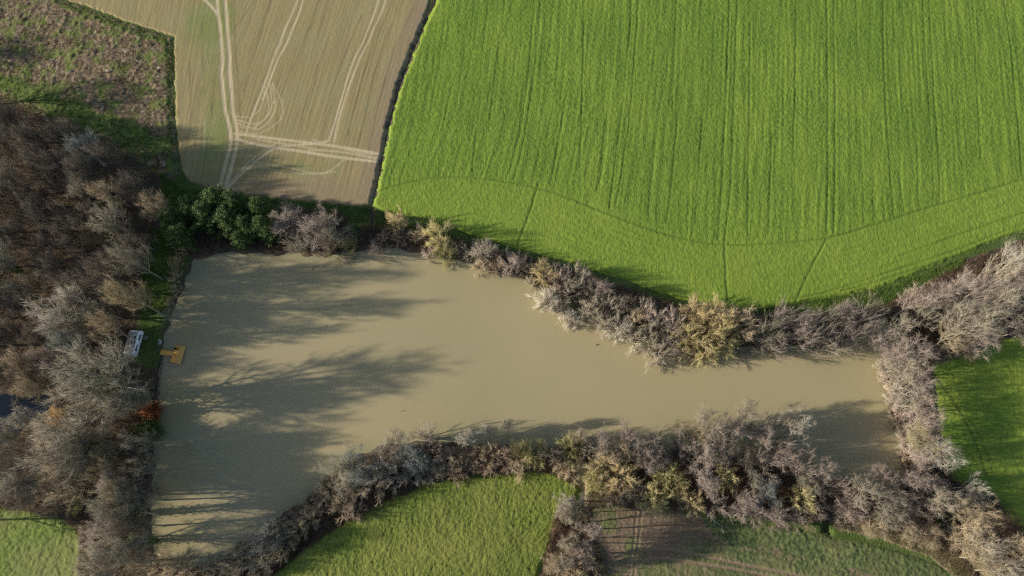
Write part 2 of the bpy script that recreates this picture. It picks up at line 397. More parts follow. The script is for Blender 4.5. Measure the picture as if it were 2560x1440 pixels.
# --- the big green crop field with its tramlines
CROP = PL([(1112,-40),(1065,65),(1030,150),(1004,215),(979,310),(956,420),(943,480),(934,512),(960,530),(1060,545),(1160,580),(1250,610),(1400,650),(1560,700),(1700,748),(1860,775),(1960,765),(2100,740),(2200,720),(2300,680),(2400,640),(2480,605),(2560,580),(2900,480),(2900,-60)])
HEADL = LW([(900,500),(940,482),(1020,458),(1100,445),(1180,446),(1290,460),(1400,488),(1500,528),(1600,566),(1700,596),(1790,612),(1880,613),(1980,606),(2080,593),(2200,558),(2320,520),(2440,485),(2560,448),(2900,350)], 3)
def wline(pts): return LW(pts, 2)
TRAMS = [[(1351,-30),(1338,0),(1322,180),(1300,330),(1268,448)],[(1352,0),(1340,150),(1312,340),(1284,450)],
 [(1579,0),(1570,130),(1555,280),(1523,520)],[(1596,0),(1586,150),(1571,320),(1540,515)],
 [(1823,0),(1815,240),(1803,480),(1793,600)],[(1842,0),(1834,240),(1824,480),(1810,600)],
 [(2066,0),(2068,240),(2068,480),(2064,590)],[(2083,0),(2086,240),(2086,480),(2082,585)],
 [(2305,0),(2314,180),(2328,360),(2332,500)],[(2321,0),(2330,180),(2342,360),(2348,515)],
 [(2508,0),(2524,120),(2540,290),(2552,440)],[(1490,480),(1506,420),(1520,300)]]
FAINT = [[(1398,340),(1380,450)],[(1402,330),(1412,250)],[(1515,300),(1500,430)],[(1695,280),(1680,440),(1665,560)],[(1755,300),(1737,560)],[(1930,330),(1920,590)],[(1990,0),(1985,250),(1978,470)],[(2205,0),(2215,300),(2232,540)],[(2245,430),(2258,530)],[(1640,330),(1620,540)],[(1875,60),(1868,590)],[(1460,60),(1450,420)],[(1205,230),(1180,430)],[(1130,220),(1105,330)],[(1690,0),(1680,280)],[(2150,300),(2160,560)],[(2430,0),(2450,400)],[(1250,90),(1225,300)],[(2600,545),(2480,590),(2400,622),(2200,688),(2050,735),(1950,750)],[(2600,560),(2480,603),(2400,636),(2200,702),(2100,728)],[(2600,520),(2400,585),(2250,640)]]
DRAINS = [[(1345,462),(1325,530),(1302,590),(1293,630)],[(1810,600),(1813,680),(1817,752)],[(2066,596),(2030,665),(2005,715),(1988,756)]]
trams = [wline(t) for t in TRAMS]; faint = [wline(t) for t in FAINT]; drains = [wline(t) for t in DRAINS]
sw = lambda X, Y: (X + .25 * (vn(X, Y, 2.5, 41) - .5), Y)
_c = {}
def crop_lines(X, Y):
    if 'k' in _c: return _c['k']
    Xw, Yw = sw(X, Y)
    t = np.zeros(X.shape)
    for l in trams: t = np.maximum(t, .62 * sst(.30, .04, dline(Xw, Yw, l)) * (.6 + .4 * vn(X, Y, 2, 61)))
    for l in faint: t = np.maximum(t, (.25 + .4 * vn(X, Y, 3, 8)) * sst(.35, .05, dline(Xw, Yw, l)))
    for l in drains: t = np.maximum(t, .62 * sst(.40, .05, dline(Xw, Yw, l)))
    hd = dline(Xw, Yw, HEADL)
    t = np.maximum(t, .55 * sst(.40, .1, hd) * (.55 + .45 * vn(X, Y, 6, 3)))
    _c['k'] = t; _c['h'] = hd; return t
def head_side(X, Y):
    hy = np.interp(X, HEADL[:, 0], HEADL[:, 1]); return hy - Y      # positive: headland, south of the line
def row_u(X, Y):
    """distance across the drill rows, which run with the tramlines"""
    T = [trams[i] for i in (0, 2, 4, 6, 8, 10)]; U = np.zeros(X.shape); us = [float(P(c, 300)[0]) for c in (1305, 1553, 1812, 2068, 2323, 2540)]
    for j in range(X.shape[0]):
        y = Y[j, 0]; xs = np.array([np.interp(-y, -t[::1, 1][np.argsort(-t[:, 1])], t[:, 0][np.argsort(-t[:, 1])]) for t in T])
        if y < T[2][:, 1].min(): xs = np.array(us)
        o = np.argsort(xs); xs = xs[o]; u_ = np.array(us)
        U[j] = np.interp(X[j], xs, u_) + np.minimum(X[j] - xs[0], 0) + np.maximum(X[j] - xs[-1], 0)
    return U
def crop_h(X, Y):
    t = crop_lines(X, Y); s = head_side(X, Y)
    # drill rows fan out with the tramlines, on the headland they follow its curve
    u = row_u(X, Y)
    rows = vn(u, Y * .06, .62, 11) ; rows2 = vn(s, X * .08, .55, 12)
    r = np.where(s > 0, rows2, rows)
    h = .20 + .05 * vn(X, Y, .6, 1) + .10 * vn(X, Y * .7, .33, 2) + .12 * r + .05 * vn(X, Y, 3.0, 4)
    return h * (1 - .6 * t) + .02
edge_s = lambda X, Y: sst(9, 1, sdp(X, Y, CROP) + 3 * (vn(X, Y, 4, 5) - .5)) * .35
crop_pale = lambda X, Y: np.clip(.42 * sst(-2.5, 3.5, head_side(X, Y)) + .5 * sst(-6, 0, head_side(X, Y)) * .4 + .9 * sst(1.6, .5, dline(X, Y, DITCH)) + .3 * (vn(X, Y, 14, 6) - .5), 0, 1)
field("green_crop_field", CROP, .26, crop_h, {"track": lambda X, Y: crop_lines(X, Y) * .7, "pale": crop_pale}, M_CROP)

# --- tilled field with wheel tracks
PLOUGH = PL([(120,-40),(165,0),(230,20),(300,48),(360,68),(436,92),(437,180),(438,270),(444,340),(452,400),(458,432),(475,455),(560,478),(640,492),(740,500),(830,510),(905,516),(925,512),(934,470),(946,415),(966,310),(992,212),(1016,148),(1052,62),(1092,-40)])
TRACKS = [([(540,-20),(546,40),(553,90),(556,180),(562,260),(570,310),(576,350),(570,400),(550,470)],.5),([(563,-20),(568,60),(573,130),(578,220),(586,300),(592,350),(586,400),(566,470)],.5),
 ([(500,-10),(530,20),(548,45),(553,80)],.45),
 ([(748,-10),(720,60),(690,130),(668,190),(645,250),(615,335)],.32),([(762,-10),(738,60),(706,130),(680,185),(656,250)],.32),
 ([(950,-10),(925,60),(890,140),(862,220),(838,300),(820,350)],.30),([(968,-10),(945,50),(912,120),(880,200),(855,270),(832,355)],.30),
 ([(590,300),(640,312),(670,290),(680,255),(672,200)],.22),([(590,308),(650,325),(680,290),(688,262),(682,210)],.22),([(600,318),(630,322),(662,300),(672,270),(660,215)],.18),([(585,290),(625,295),(652,270),(660,230)],.16),([(600,330),(650,335),(700,300),(705,255),(680,210)],.16),
 ([(585,335),(640,342),(720,352),(800,362),(870,372),(948,386)],.42),([(590,350),(640,362),(700,372),(780,384),(850,395),(948,406)],.42),
 ([(640,350),(720,362),(800,376),(870,384),(948,396)],.22),([(780,350),(850,372),(900,384),(945,388)],.2),([(760,378),(850,380),(945,400)],.25),([(820,352),(800,358),(770,362),(700,368),(660,390),(610,430),(572,470)],.36),([(700,355),(660,378),(620,410),(580,455),(570,474)],.2),([(640,405),(720,420),(790,435),(830,425),(860,400)],.17),([(620,412),(700,428),(780,437),(840,430)],.15),
 ([(510,300),(512,380)],.12),([(630,330),(660,300),(690,245)],.12)]
tracks = [(wline(p), w) for p, w in TRACKS]
SEAMS = [wline(p) for p in ([(585,-10),(588,90),(594,180),(602,300)],[(800,0),(750,130),(700,250),(690,330)],[(640,0),(605,50),(580,85)],[(680,0),(640,130),(610,230)],[(860,0),(800,150),(750,310)],[(905,40),(850,170),(800,320)],[(1010,0),(960,110),(925,230),(895,370)],[(1040,10),(985,130),(950,250),(920,380)],[(985,0),(945,90),(905,200),(870,340)],[(475,150),(478,300)],[(505,60),(510,200)],[(530,260),(533,330)])]
PLOW_EDGE = LW([(1092,-40),(1052,62),(1016,148),(992,212),(966,310),(946,415),(934,470)], 3)
COMPR = {}
def plough_tr(X, Y):
    if 't' in COMPR: return COMPR['t']
    Xw = X + .5 * (vn(X, Y, 5, 31) - .5); t = np.zeros(X.shape)
    for l, w in tracks: t = np.maximum(t, min(1, .55 + w) * sst(w * 1.35, w * .35, dline(Xw, Y, l)) * (.7 + .3 * vn(X, Y, 2, 4)))
    COMPR['t'] = t; return t
c1x, c1y = P(1010, 0); c2x, c2y = P(910, 380)
rdx, rdy = (c2x - c1x), (c2y - c1y); rl = math.hypot(rdx, rdy); rdx /= rl; rdy /= rl
leftline = LW([(575,-60),(582,100),(592,250),(602,340)], 2)
def plough_u(X, Y):
    left = X < np.interp(-Y, -leftline[:, 1], leftline[:, 0])
    return np.where(left, X * 1.0 + .02 * Y, X * -rdy * -1 + Y * -rdx * 1 - .02 * Y * Y * 0) if False else np.where(left, X, X * (-rdy) + Y * rdx)
def plough_dark(X, Y):
    d = np.zeros(X.shape)
    for l in SEAMS: d = np.maximum(d, .95 * sst(.28, .05, dline(X + .2 * (vn(X, Y, 3, 9) - .5), Y, l)) * vn(X, Y, 4, 2))
    return d
def plough_green(X, Y):
    gx_, gy_ = P(520, 60); hx, hy = P(540, 330); kx, ky = P(740, 420)
    g = .75 * np.exp(-((X - gx_) ** 2 + (Y - gy_) ** 2) / 60) + .65 * np.exp(-((X - hx) ** 2 / 10 + (Y - hy) ** 2 / 60)) + .55 * np.exp(-((X - kx) ** 2 / 180 + (Y - ky) ** 2 / 12))
    l = np.interp(-Y, -leftline[:, 1], leftline[:, 0])
    g = g + .45 * sst(9, 1, np.abs(X - l + 5))
    return g + .15 * vn(plough_u(X, Y), Y * .1, 2.5, 9)
field("tilled_field", PLOUGH, .27, lambda X, Y: .22 + .025 * vn(plough_u(X, Y), Y * .1, .6, 3) + .035 * vn(X, Y, .5, 7) - .05 * plough_tr(X, Y),
      {"track": plough_tr, "row": plough_u, "along": lambda X, Y: X * rdx + Y * rdy, "green": plough_green, "dark": plough_dark,
       "pink": lambda X, Y: np.maximum(.8 * sst(6.5, 1.5, dline(X, Y, PLOW_EDGE)), .75 * sst(9, 4, Y - float(P(700, 500)[1]) + 2 * vn(X, Y, 6, 3))) * (.6 + .4 * vn(X, Y, 5, 2))}, M_PLOUGH, edge=.4)

# --- rough tussocky meadow top left
ROUGH = PL([(-300,-80),(100,-60),(160,4),(228,26),(300,54),(360,74),(430,96),(432,180),(433,270),(438,340),(446,400),(452,435),(420,450),(395,428),(330,395),(250,345),(170,318),(90,280),(0,240),(-300,220)])
gband = PL([(160,0),(230,28),(300,56),(420,92),(434,110),(440,440),(415,430),(414,150),(395,112),(300,80),(200,40),(130,10)])
def rough_green(X, Y):
    g = .62 * sst(-1, 1.2, sdp(X, Y, gband)); bx = LW([(0,205),(120,255),(240,310),(330,345),(410,370)], 2)
    return np.maximum(g, .8 * sst(7, .5, dline(X, Y, bx) + 4 * (vn(X, Y, 3, 5) - .5))) + .14
field("rough_meadow", ROUGH, .33, lambda X, Y: .1 + .45 * vn(X, Y, 1.5, 1) * vn(X, Y, .7, 2) + .25 * vn(X, Y, .45, 3) + .2 * vn(X, Y, 4, 5), {"green": rough_green}, M_ROUGH, edge=2.0)

# --- cover crop, bottom middle
COVER = PL([(640,1462),(700,1420),(760,1370),(830,1325),(900,1283),(960,1250),(1030,1222),(1100,1202),(1180,1190),(1300,1182),(1380,1184),(1430,1198),(1448,1225),(1440,1250),(1405,1275),(1385,1320),(1375,1370),(1350,1420),(1340,1470)])
COVER = np.vstack([COVER, PL([(1330,1560),(560,1560)])])
field("cover_crop_field", COVER, .22, lambda X, Y: .2 + .12 * vn(X, Y * .8, .6, 1) + .20 * vn(X, Y, .33, 2) + .15 * vn(X, Y, 2.5, 3),
      {"track": lambda X, Y: X * 0, "pale": lambda X, Y: np.clip(sst(2, 16, sdp(X, Y, COVER)) * .7 + .5 * (vn(X, Y, 4, 5) - .4), 0, 1)}, M_MUSTARD)

# --- rape field with bare soil, bottom right
RAPE = PL([(1480,1268),(1640,1266),(1760,1285),(1850,1305),(1960,1312),(2080,1345),(2200,1365),(2320,1400),(2400,1440),(2440,1560),(1480,1560),(1490,1440),(1478,1340)])
RT = [(wline(p), w) for p, w in (([(1594,1270),(1586,1340),(1578,1400),(1568,1470)],.25),([(1606,1270),(1598,1340),(1590,1400),(1582,1470)],.25),([(1556,1440),(1600,1410),(1640,1395),(1720,1405),(1850,1425),(1960,1450)],.32),([(1610,1385),(1640,1372),(1720,1382),(1850,1410),(1960,1432),(2050,1450)],.32),([(1500,1440),(1560,1415),(1600,1390)],.3))]
BARE_PX = [(1480,1268),(1620,1280),(1720,1290),(1800,1320),(2000,1335),(1980,1365),(1850,1375),(1700,1375),(1600,1400),(1500,1380),(1480,1340)]
BARE = PL(BARE_PX); GTOP = LW([(1800,1300),(1860,1318),(1960,1330),(2080,1362),(2200,1390),(2330,1425)], 2)
rt_c = {}
def rape_t(X, Y):
    t = np.zeros(X.shape)
    for l, w in RT: t = np.maximum(t, .9 * sst(w * 1.4, w * .5, dline(X + .2 * (vn(X, Y, 2, 1) - .5), Y, l)))
    return t
def rape_bare(X, Y):
    b = .5 * sst(-6, 4, sdp(X, Y, BARE)) + .22 + .7 * (vn(X, Y, 5, 6) - .5) + .3 * (vn(X, Y, 1.5, 16) - .5)
    return np.clip(b - .8 * sst(4.5, 1, dline(X, Y, GTOP)), 0, 1)
field("rape_field", RAPE, .22, lambda X, Y: (.06 + .22 * vn(X, Y, .5, 1) * vn(X, Y, .9, 4) + .14 * vn(X, Y, .33, 2) + .08 * vn(X, Y, 2, 3)) * (1 - .7 * rape_bare(X, Y)) * (1 - .8 * rape_t(X, Y)),
      {"track": rape_t, "bare": rape_bare, "pale": lambda X, Y: np.clip(sst(3, 9, dline(X, Y, GTOP)) * .8 * vn(X, Y, 3, 9), 0, 1)}, M_RAPE)

# --- meadow on the right and pasture bottom left
MEAD = PL([(2330,915),(2400,895),(2470,865),(2560,835),(2900,760),(2900,1560),(2600,1460),(2560,1340),(2480,1240),(2380,1200),(2355,1120),(2345,1010)])
MD = [wline(p) for p in ([(2330,930),(2370,985),(2400,1030),(2440,1110),(2465,1190)],[(2415,1038),(2450,1090),(2480,1180)])]
def mead_t(X, Y):
    t = np.zeros(X.shape)
    for k, l in enumerate(MD): t = np.maximum(t, (.55, .3)[k] * sst(.42, .1, dline(X, Y, l)))
    return t
field("meadow", MEAD, .3, lambda X, Y: (.08 + .12 * vn(X, Y, .6, 1) + .10 * vn(X, Y, .4, 2)) * (1 - .8 * mead_t(X, Y)), {"track": mead_t, "pale": lambda X, Y: np.clip(1.6 * (vn(X, Y, 6, 2) - .35), 0, .9)}, M_MEADOW)
PAST = PL([(-200,1262),(0,1268),(120,1290),(195,1318),(212,1360),(205,1420),(200,1560),(-200,1560)])
field("pasture", PAST, .25, lambda X, Y: .08 + .14 * vn(X, Y, .7, 1) + .14 * vn(X, Y, .35, 2), {"track": lambda X, Y: X * 0, "pale": lambda X, Y: np.clip(1.4 * (vn(X, Y, 5, 2) - .35), 0, .8)}, M_PASTURE)

# ------------------------------------------------------------------ trees
def unit(v): return v / (np.linalg.norm(v) + 1e-9)
def rot_away(d, ang, az):
    ref = np.array([0, 0, 1.]) if abs(d[2]) < .9 else np.array([1., 0, 0])
    a = unit(np.cross(d, ref)); b = np.cross(d, a)
    return unit(d * math.cos(ang) + (a * math.cos(az) + b * math.sin(az)) * math.sin(ang))
def sprout(A, rng, hosts, k, L, w, spread, up, second=2, straight=0.):
    """twigs from the host shoots; each carries smaller side twigs"""
    P0 = []; D = []
    for pts in hosts:
        pts = np.asarray(pts); n = len(pts)
        t = rng.uniform(.1, 1, k) * (n - 1); i = np.minimum(t.astype(int), n - 2); f = (t - i)[:, None]
        P0.append(pts[i] * (1 - f) + pts[i + 1] * f); d = pts[i + 1] - pts[i]; D.append(d / (np.linalg.norm(d, axis=1)[:, None] + 1e-9))
    P0 = np.vstack(P0); D = np.vstack(D); n = len(P0)
    d = D + rng.normal(size=(n, 3)) * spread; d[:, 2] += up; d /= np.linalg.norm(d, axis=1)[:, None]
    l = L * rng.uniform(.5, 1.3, n)[:, None]; P1 = P0 + d * l
    A.spikes(P0, P1, w * rng.uniform(.7, 1.3, n))
    for s in range(second):
        f = rng.uniform(.25, .85, n)[:, None]; q = P0 + d * l * f
        e = d + rng.normal(size=(n, 3)) * (.55 + spread * .5); e[:, 2] += up * .6; e /= np.linalg.norm(e, axis=1)[:, None]
        A.spikes(q, q + e * l * rng.uniform(.35, .7, n)[:, None], w * .7 * rng.uniform(.7, 1.2, n))
def grow(W, C, hosts, rng, p, d, L, r, lvl, S):
    n = 4 if lvl else 6; pts = [p]; q = p; dd = d
    for i in range(n):
        dd = unit(dd + rng.normal(size=3) * S['wob'] + np.array([0, 0, S['up'][lvl]])); q = q + dd * L / n; pts.append(q)
    pts = np.array(pts); rad = r * np.linspace(1, .45 if lvl < S['max'] else .25, n + 1)
    if lvl == 0: rad[0] *= 1.3
    (W if lvl <= S['woodlvl'] else C).tube(pts, rad, k=7 if lvl == 0 else (5 if lvl == 1 else 3), cap=(lvl <= 1))
    if lvl == S['max']: hosts.append(pts); return
    if lvl >= S['max'] - 1: hosts.append(pts[1:])
    nc = S['nc'][lvl]; az0 = rng.uniform(0, 6.28)
    for i in range(nc):
        t = S['t0'][lvl] + (1 - S['t0'][lvl]) * (i + rng.uniform(.2, .8)) / nc; x = t * n; j = min(int(x), n - 1); f = x - j
        pp = pts[j] * (1 - f) + pts[j + 1] * f; dl = unit(pts[j + 1] - pts[j])
        cd = rot_away(dl, math.radians(rng.normal(S['ang'][lvl], 9)), az0 + i * 2.4 + rng.uniform(-.4, .4))
        grow(W, C, hosts, rng, pp, cd, L * S['lr'][lvl] * rng.uniform(.75, 1.2) * (1.15 - .4 * t), r * (1 - .5 * t) * S['rr'], lvl + 1, S)
    if S.get('leader') and lvl == 0: grow(W, C, hosts, rng, pts[-1], dd, L * S['lr'][0] * .8, r * .45, 1, S)

STY = {
 'spreading': dict(h=17, R=6, n=4, max=3, woodlvl=1, wob=.10, up=(.02, .10, .10, .10), nc=(8, 6, 5), t0=(.38, .25, .15), ang=(46, 40, 42), lr=(.9, .5, .5), rr=.66, L0=.5, r0=.38, k=9, tl=1.5, tw=.036, spread=.36, tup=.18, leader=True),
 'upright': dict(h=15, R=3.6, n=4, max=3, woodlvl=1, wob=.07, up=(.03, .22, .2, .2), nc=(7, 6, 4), t0=(.42, .2, .15), ang=(32, 30, 32), lr=(.75, .5, .5), rr=.55, L0=.55, r0=.20, k=8, tl=1.25, tw=.032, spread=.30, tup=.3, leader=True),
 'lean': dict(h=14, R=5, n=3, max=3, woodlvl=1, wob=.05, up=(.0, .06, .10, .10), nc=(7, 6, 4), t0=(.50, .2, .15), ang=(32, 28, 30), lr=(1.0, .42, .5), rr=.6, L0=.55, r0=.17, k=5, tl=1.45, tw=.024, spread=.26, tup=.15, leader=True),
}
def finish(W, C, h, R, name):
    """make both meshes exactly h tall and R in crown radius"""
    Vw = np.vstack(W.v); Vc = np.vstack(C.v)
    zs = h / np.percentile(Vc[:, 2], 99.3); c = np.median(Vc[:, :2], 0) * 0
    rr = np.percentile(np.hypot(Vc[:, 0], Vc[:, 1]), 95); s = R / rr
    for A in (W, C): A.v = [np.vstack(A.v) * np.array([s, s, zs])]
    return dict(trunk=W.mesh(name + "_trunk", True), crown=C.mesh(name + "_crown"), h=h, R=R)
def make_tree(style, seed):
    S = STY[style]; rng = np.random.default_rng(seed); W, C, hosts = Acc(), Acc(), []
    grow(W, C, hosts, rng, np.zeros(3), unit(np.array([rng.normal() * .06, rng.normal() * .06, 1])), S['h'] * S['L0'], S['r0'], 0, S)
    sprout(C, rng, hosts, S['k'], S['tl'], S['tw'], S['spread'], S['tup'])
    return finish(W, C, S['h'], S['R'], style)
def make_shrub(kind, seed):
    rng = np.random.default_rng(seed); W, C, hosts = Acc(), Acc(), []
    cfg = dict(shrub=dict(h=6, R=3.4, ns=16, sub=7, amax=68, k=11, tl=1.1, tw=.030, spread=.34, tup=.18, base=.5),
               willow=dict(h=7, R=4.2, ns=26, sub=8, amax=80, k=11, tl=1.35, tw=.032, spread=.22, tup=.1, base=.5),
               fan=dict(h=10, R=3.8, ns=13, sub=13, amax=44, k=8, tl=1.25, tw=.030, spread=.24, tup=.22, base=.4),
               pollard=dict(h=8, R=4.5, ns=30, sub=6, amax=95, k=14, tl=1.4, tw=.034, spread=.22, tup=.02, base=.3))[kind]
    z0 = 0.
    if kind == 'pollard':
        z0 = 2.2; W.tube([(0, 0, -.3), (.1, 0, .8), (.05, .1, 1.6), (0, 0, z0 + .3)], [.6, .45, .42, .5], 8)
    for i in range(cfg['ns']):
        a = math.radians(cfg['amax']) * math.sqrt((i + .5) / cfg['ns']) * rng.uniform(.85, 1.1); az = i * 2.4 + rng.uniform(-.3, .3)
        d = np.array([math.sin(a) * math.cos(az), math.sin(a) * math.sin(az), math.cos(a)])
        p = np.array([rng.normal() * cfg['base'] * .5, rng.normal() * cfg['base'] * .5, z0 - (.2 if not z0 else 0)]); L = cfg['h'] * (1 - .25 * a) * rng.uniform(.65, 1.0)
        pts = [p]; dd = d
        for k in range(5): dd = unit(dd + rng.normal(size=3) * .09 + np.array([0, 0, .04])); pts.append(pts[-1] + dd * L / 5)
        pts = np.array(pts); W.tube(pts, (.13 if kind == 'fan' else .075) * np.linspace(1, .3, 6), 5, False); hosts.append(pts[3:])
        for j in range(cfg['sub']):
            t = rng.uniform(.25, .95) * 5; m = min(int(t), 4); pp = pts[m] + (pts[m + 1] - pts[m]) * (t - m)
            e = rot_away(unit(pts[m + 1] - pts[m]), math.radians(rng.uniform(18, 42)), rng.uniform(0, 6.28)); q = [pp]
            for k in range(3): e = unit(e + rng.normal(size=3) * .1 + np.array([0, 0, .06])); q.append(q[-1] + e * L * .11)
            C.tube(q, [.03, .025, .02, .01], 3, False); hosts.append(np.array(q))
    sprout(C, rng, hosts, cfg['k'], cfg['tl'], cfg['tw'], cfg['spread'], cfg['tup'])
    return finish(W, C, cfg['h'], cfg['R'], kind)
def make_evergreen(seed):
    rng = np.random.default_rng(seed); W, C = Acc(), Acc(); h, R = 10., 3.6
    W.tube([(0, 0, -.3), (0, .1, 3), (.1, 0, 6), (0, 0, 9.6)], [.28, .22, .14, .04], 7); cs = []
    for i in range(60):
        z = 1 + 8.6 * (i + .5) / 60; a = i * 2.4 + rng.uniform(-.3, .3); L = R * (1 - ((z - 1) / 9.4) ** 1.7) * rng.uniform(.5, 1.3) + .35
        tip = np.array([math.cos(a) * L, math.sin(a) * L, z + .25 * L * rng.uniform(-.3, 1.0)]); b = np.array([0, 0, z - .3])
        C.tube([b, (b + tip) / 2, tip], [.06, .04, .015], 3, False)
        n = int(60 + 95 * L); t = rng.uniform(.25, 1.05, n) ** .7
        c = b + (tip - b) * t[:, None] + rng.normal(size=(n, 3)) * np.array([.42, .42, .30]) * (.6 + .5 * (1 - t[:, None]))
        cs.append(c)
    C.leaves(np.vstack(cs), .13, .3, seed)
    return finish(W, C, h, R, "evergreen")
def make_leafy(seed, name="leafy"):
    rng = np.random.default_rng(seed); W, C = Acc(), Acc(); cs = []
    for i in range(22):
        a = i * 2.4; b = math.sqrt(i / 22) * 1.25; L = 2.4 * rng.uniform(.7, 1.1)
        tip = np.array([math.sin(b) * math.cos(a), math.sin(b) * math.sin(a), math.cos(b)]) * L
        W.tube([(0, 0, -.2), tip * .5 + np.array([0, 0, .15]), tip], [.07, .05, .015], 4, False)
        n = 420; c = tip * rng.uniform(.4, 1.05, n)[:, None] + rng.normal(size=(n, 3)) * .30; cs.append(c)
    c = np.vstack(cs); c = c[c[:, 2] > .1]; C.leaves(c, .11, .4, seed)
    return finish(W, C, 2.8, 2.4, name)
LIB = {}
for i in range(4): LIB[f'spreading{i}'] = make_tree('spreading', 10 + i)
for i in range(4): LIB[f'upright{i}'] = make_tree('upright', 30 + i)
for i in range(3): LIB[f'lean{i}'] = make_tree('lean', 50 + i)
for i in range(4): LIB[f'shrub{i}'] = make_shrub('shrub', 70 + i)
for i in range(3): LIB[f'willow{i}'] = make_shrub('willow', 80 + i)
for i in range(2): LIB[f'pollard{i}'] = make_shrub('pollard', 90 + i)
for i in range(4): LIB[f'fan{i}'] = make_shrub('fan', 120 + i)
for i in range(3): LIB[f'evergreen{i}'] = make_evergreen(100 + i)
for i in range(2): LIB[f'leafy{i}'] = make_leafy(110 + i)
NV = dict(fan=4, spreading=4, upright=4, lean=3, shrub=4, willow=3, pollard=2, evergreen=3, leafy=2)
def make_ivy():
    rng = np.random.default_rng(5); A = Acc(); n = 4200; z = rng.uniform(.5, 11, n); a = rng.uniform(0, 6.28, n)
    r = .35 + np.abs(rng.normal(size=n)) * (.35 + .07 * z); A.leaves(np.stack([np.cos(a) * r, np.sin(a) * r, z], 1), .14, .3, 5)
    return A.mesh("ivy_leaves")
IVY = make_ivy(); IVY.materials.append(M_IVY)

COLS = dict(brown=(.155, .13, .10), dark=(.16, .13, .10), grey=(0.271, 0.242, 0.175), pale=(.345, .295, .215), white=(.42, .375, .29), lilac=(.345, .28, .225), pink=(.375, .29, .23),
            tan=(.36, .285, .18), rust=(.31, .225, .155), olive=(0.262, 0.238, 0.101), yellow=(.37, .315, .145), gold=(.40, .315, .165), orange=(0.410, 0.262, 0.078), ochre=(.32, .26, .15), bluegrey=(0.262, 0.271, 0.234), green=(0.082, 0.123, 0.039), red=(0.246, 0.082, 0.031))
ORD1 = "first second third fourth fifth sixth seventh eighth ninth tenth eleventh twelfth thirteenth fourteenth fifteenth sixteenth seventeenth eighteenth nineteenth".split()
def ordw(n):
    if n < 20: return ORD1[n - 1]
    t, u = divmod(n, 10); T = {2: ("twenty", "twentieth"), 3: ("thirty", "thirtieth"), 4: ("forty", "fortieth"), 5: ("fifty", "fiftieth")}[t]
    return T[1] if u == 0 else T[0] + "-" + ORD1[u - 1]
CNAME = dict(brown="brown", dark="dark brown", grey="grey", pale="pale grey", white="whitish", lilac="lilac-grey", pink="pinkish", tan="tan", rust="rusty brown", olive="olive", yellow="yellow", gold="golden", orange="orange", ochre="ochre", bluegrey="blue-grey", green="green", red="red-leaved")
KINDS = dict(fan=("fan_shaped_tree", "fan-shaped tree", "tree"), spreading=("bare_tree", "bare tree", "tree"), upright=("slender_bare_tree", "slender bare tree", "tree"), lean=("leaning_tree", "leaning bare tree", "tree"), shrub=("bare_shrub", "bare shrub", "shrub"),
             willow=("willow_shrub", "twiggy shrub", "shrub"), pollard=("pollard_willow", "pollard willow", "tree"), evergreen=("evergreen_tree", "evergreen tree", "tree"), leafy=("leafy_bush", "leafy bush", "bush"))
rnd = random.Random(7); used_v = {}
def plant(style, cx, cy, r, h, col, label, group, lean=None, ivy=False, base=None):
    """cx, cy, r: crown as the survey photograph shows it; the trunk stands under the crown's middle"""
    zc = h * (.62 if style in ('spreading', 'upright', 'lean', 'fan') else .5)
    X, Y = P(cx, cy, zc)
    scale_m = (H - zc) / FPX / (CT - (720 - cy) / FPX * ST); R = r * scale_m
    k = used_v.get(style, 0); used_v[style] = k + 1
    v = LIB[f"{style}{k % NV[style]}"]
    lx = ly = 0.
    if lean:
        lx, ly = lean[0] * .5, lean[1] * .5; X -= math.tan(math.radians(lx)) * zc; Y -= math.tan(math.radians(ly)) * zc
    if cx > 2190 and 850 < cy < 1180:
        while sdp(np.array([X]), np.array([Y]), POND)[0] > .1: X += .4
    zb = float(g_height(np.array([[X]]), np.array([[Y]]))[0, 0])
    kn, kw, cat = KINDS[style]
    o = thing(kn, label, cat, (X, Y, max(zb, -.7) - .05), (0, 0, 0), group)
    rz = rnd.uniform(0, 6.28)
    o.rotation_euler = (Matrix.Rotation(math.radians(lx), 3, 'Y') @ Matrix.Rotation(math.radians(-ly), 3, 'X') @ Matrix.Rotation(rz, 3, 'Z')).to_euler()
    o.scale = (R / v['R'], R / v['R'], h / v['h'])
    c = np.array(COLS[col]) * rnd.uniform(.88, 1.12) * (1.5 if style in ('shrub', 'willow', 'pollard') else (1.2 if style == 'lean' else 1.0))
    for part, me in (("trunk", v['trunk']), ("crown", v['crown'])):
        m = M_BARK if part == "trunk" else M_TWIG
        if style == 'evergreen' and part == "crown": m = M_EVER
        if style == 'leafy' and part == "crown": m = M_IVY
        p = obj(part, me, m, o); p.color = (*c, 1)
        if style == 'leafy' and col == 'red' and part == "crown":
            p.data = me.copy(); p.data.materials.clear(); p.data.materials.append(M_RED)
    if ivy: obj("ivy", IVY, M_IVY, o)
    return o
def row(items, where, group, start="from the left"):
    """items: (style, cx, cy, r, h, colour[, lean[, ivy]]) in the order one meets them along the row"""
    n = 0
    for it in items:
        n += 1; s, cx, cy, r, h, c = it[:6]
        if s == 'upright' and (int(cx) + int(cy)) % 3 and 'between' not in group and cx < 2400 or (s == 'spreading' and r < 45 and h < 12 and int(cx) % 2): s = 'fan'
        lean = it[6] if len(it) > 6 else None; iv = it[7] if len(it) > 7 else False
        lab = f"{CNAME[c]} {KINDS[s][1]}{' with ivy' if iv else ''}, {ordw(n)} {start} {where}"
        plant(s, cx, cy, r, h, c, lab, group, lean, iv)
S, L, U, H_, W_, PO = 'spreading', 'lean', 'upright', 'shrub', 'willow', 'pollard'
def srt(items): return sorted(items, key=lambda i: i[1])
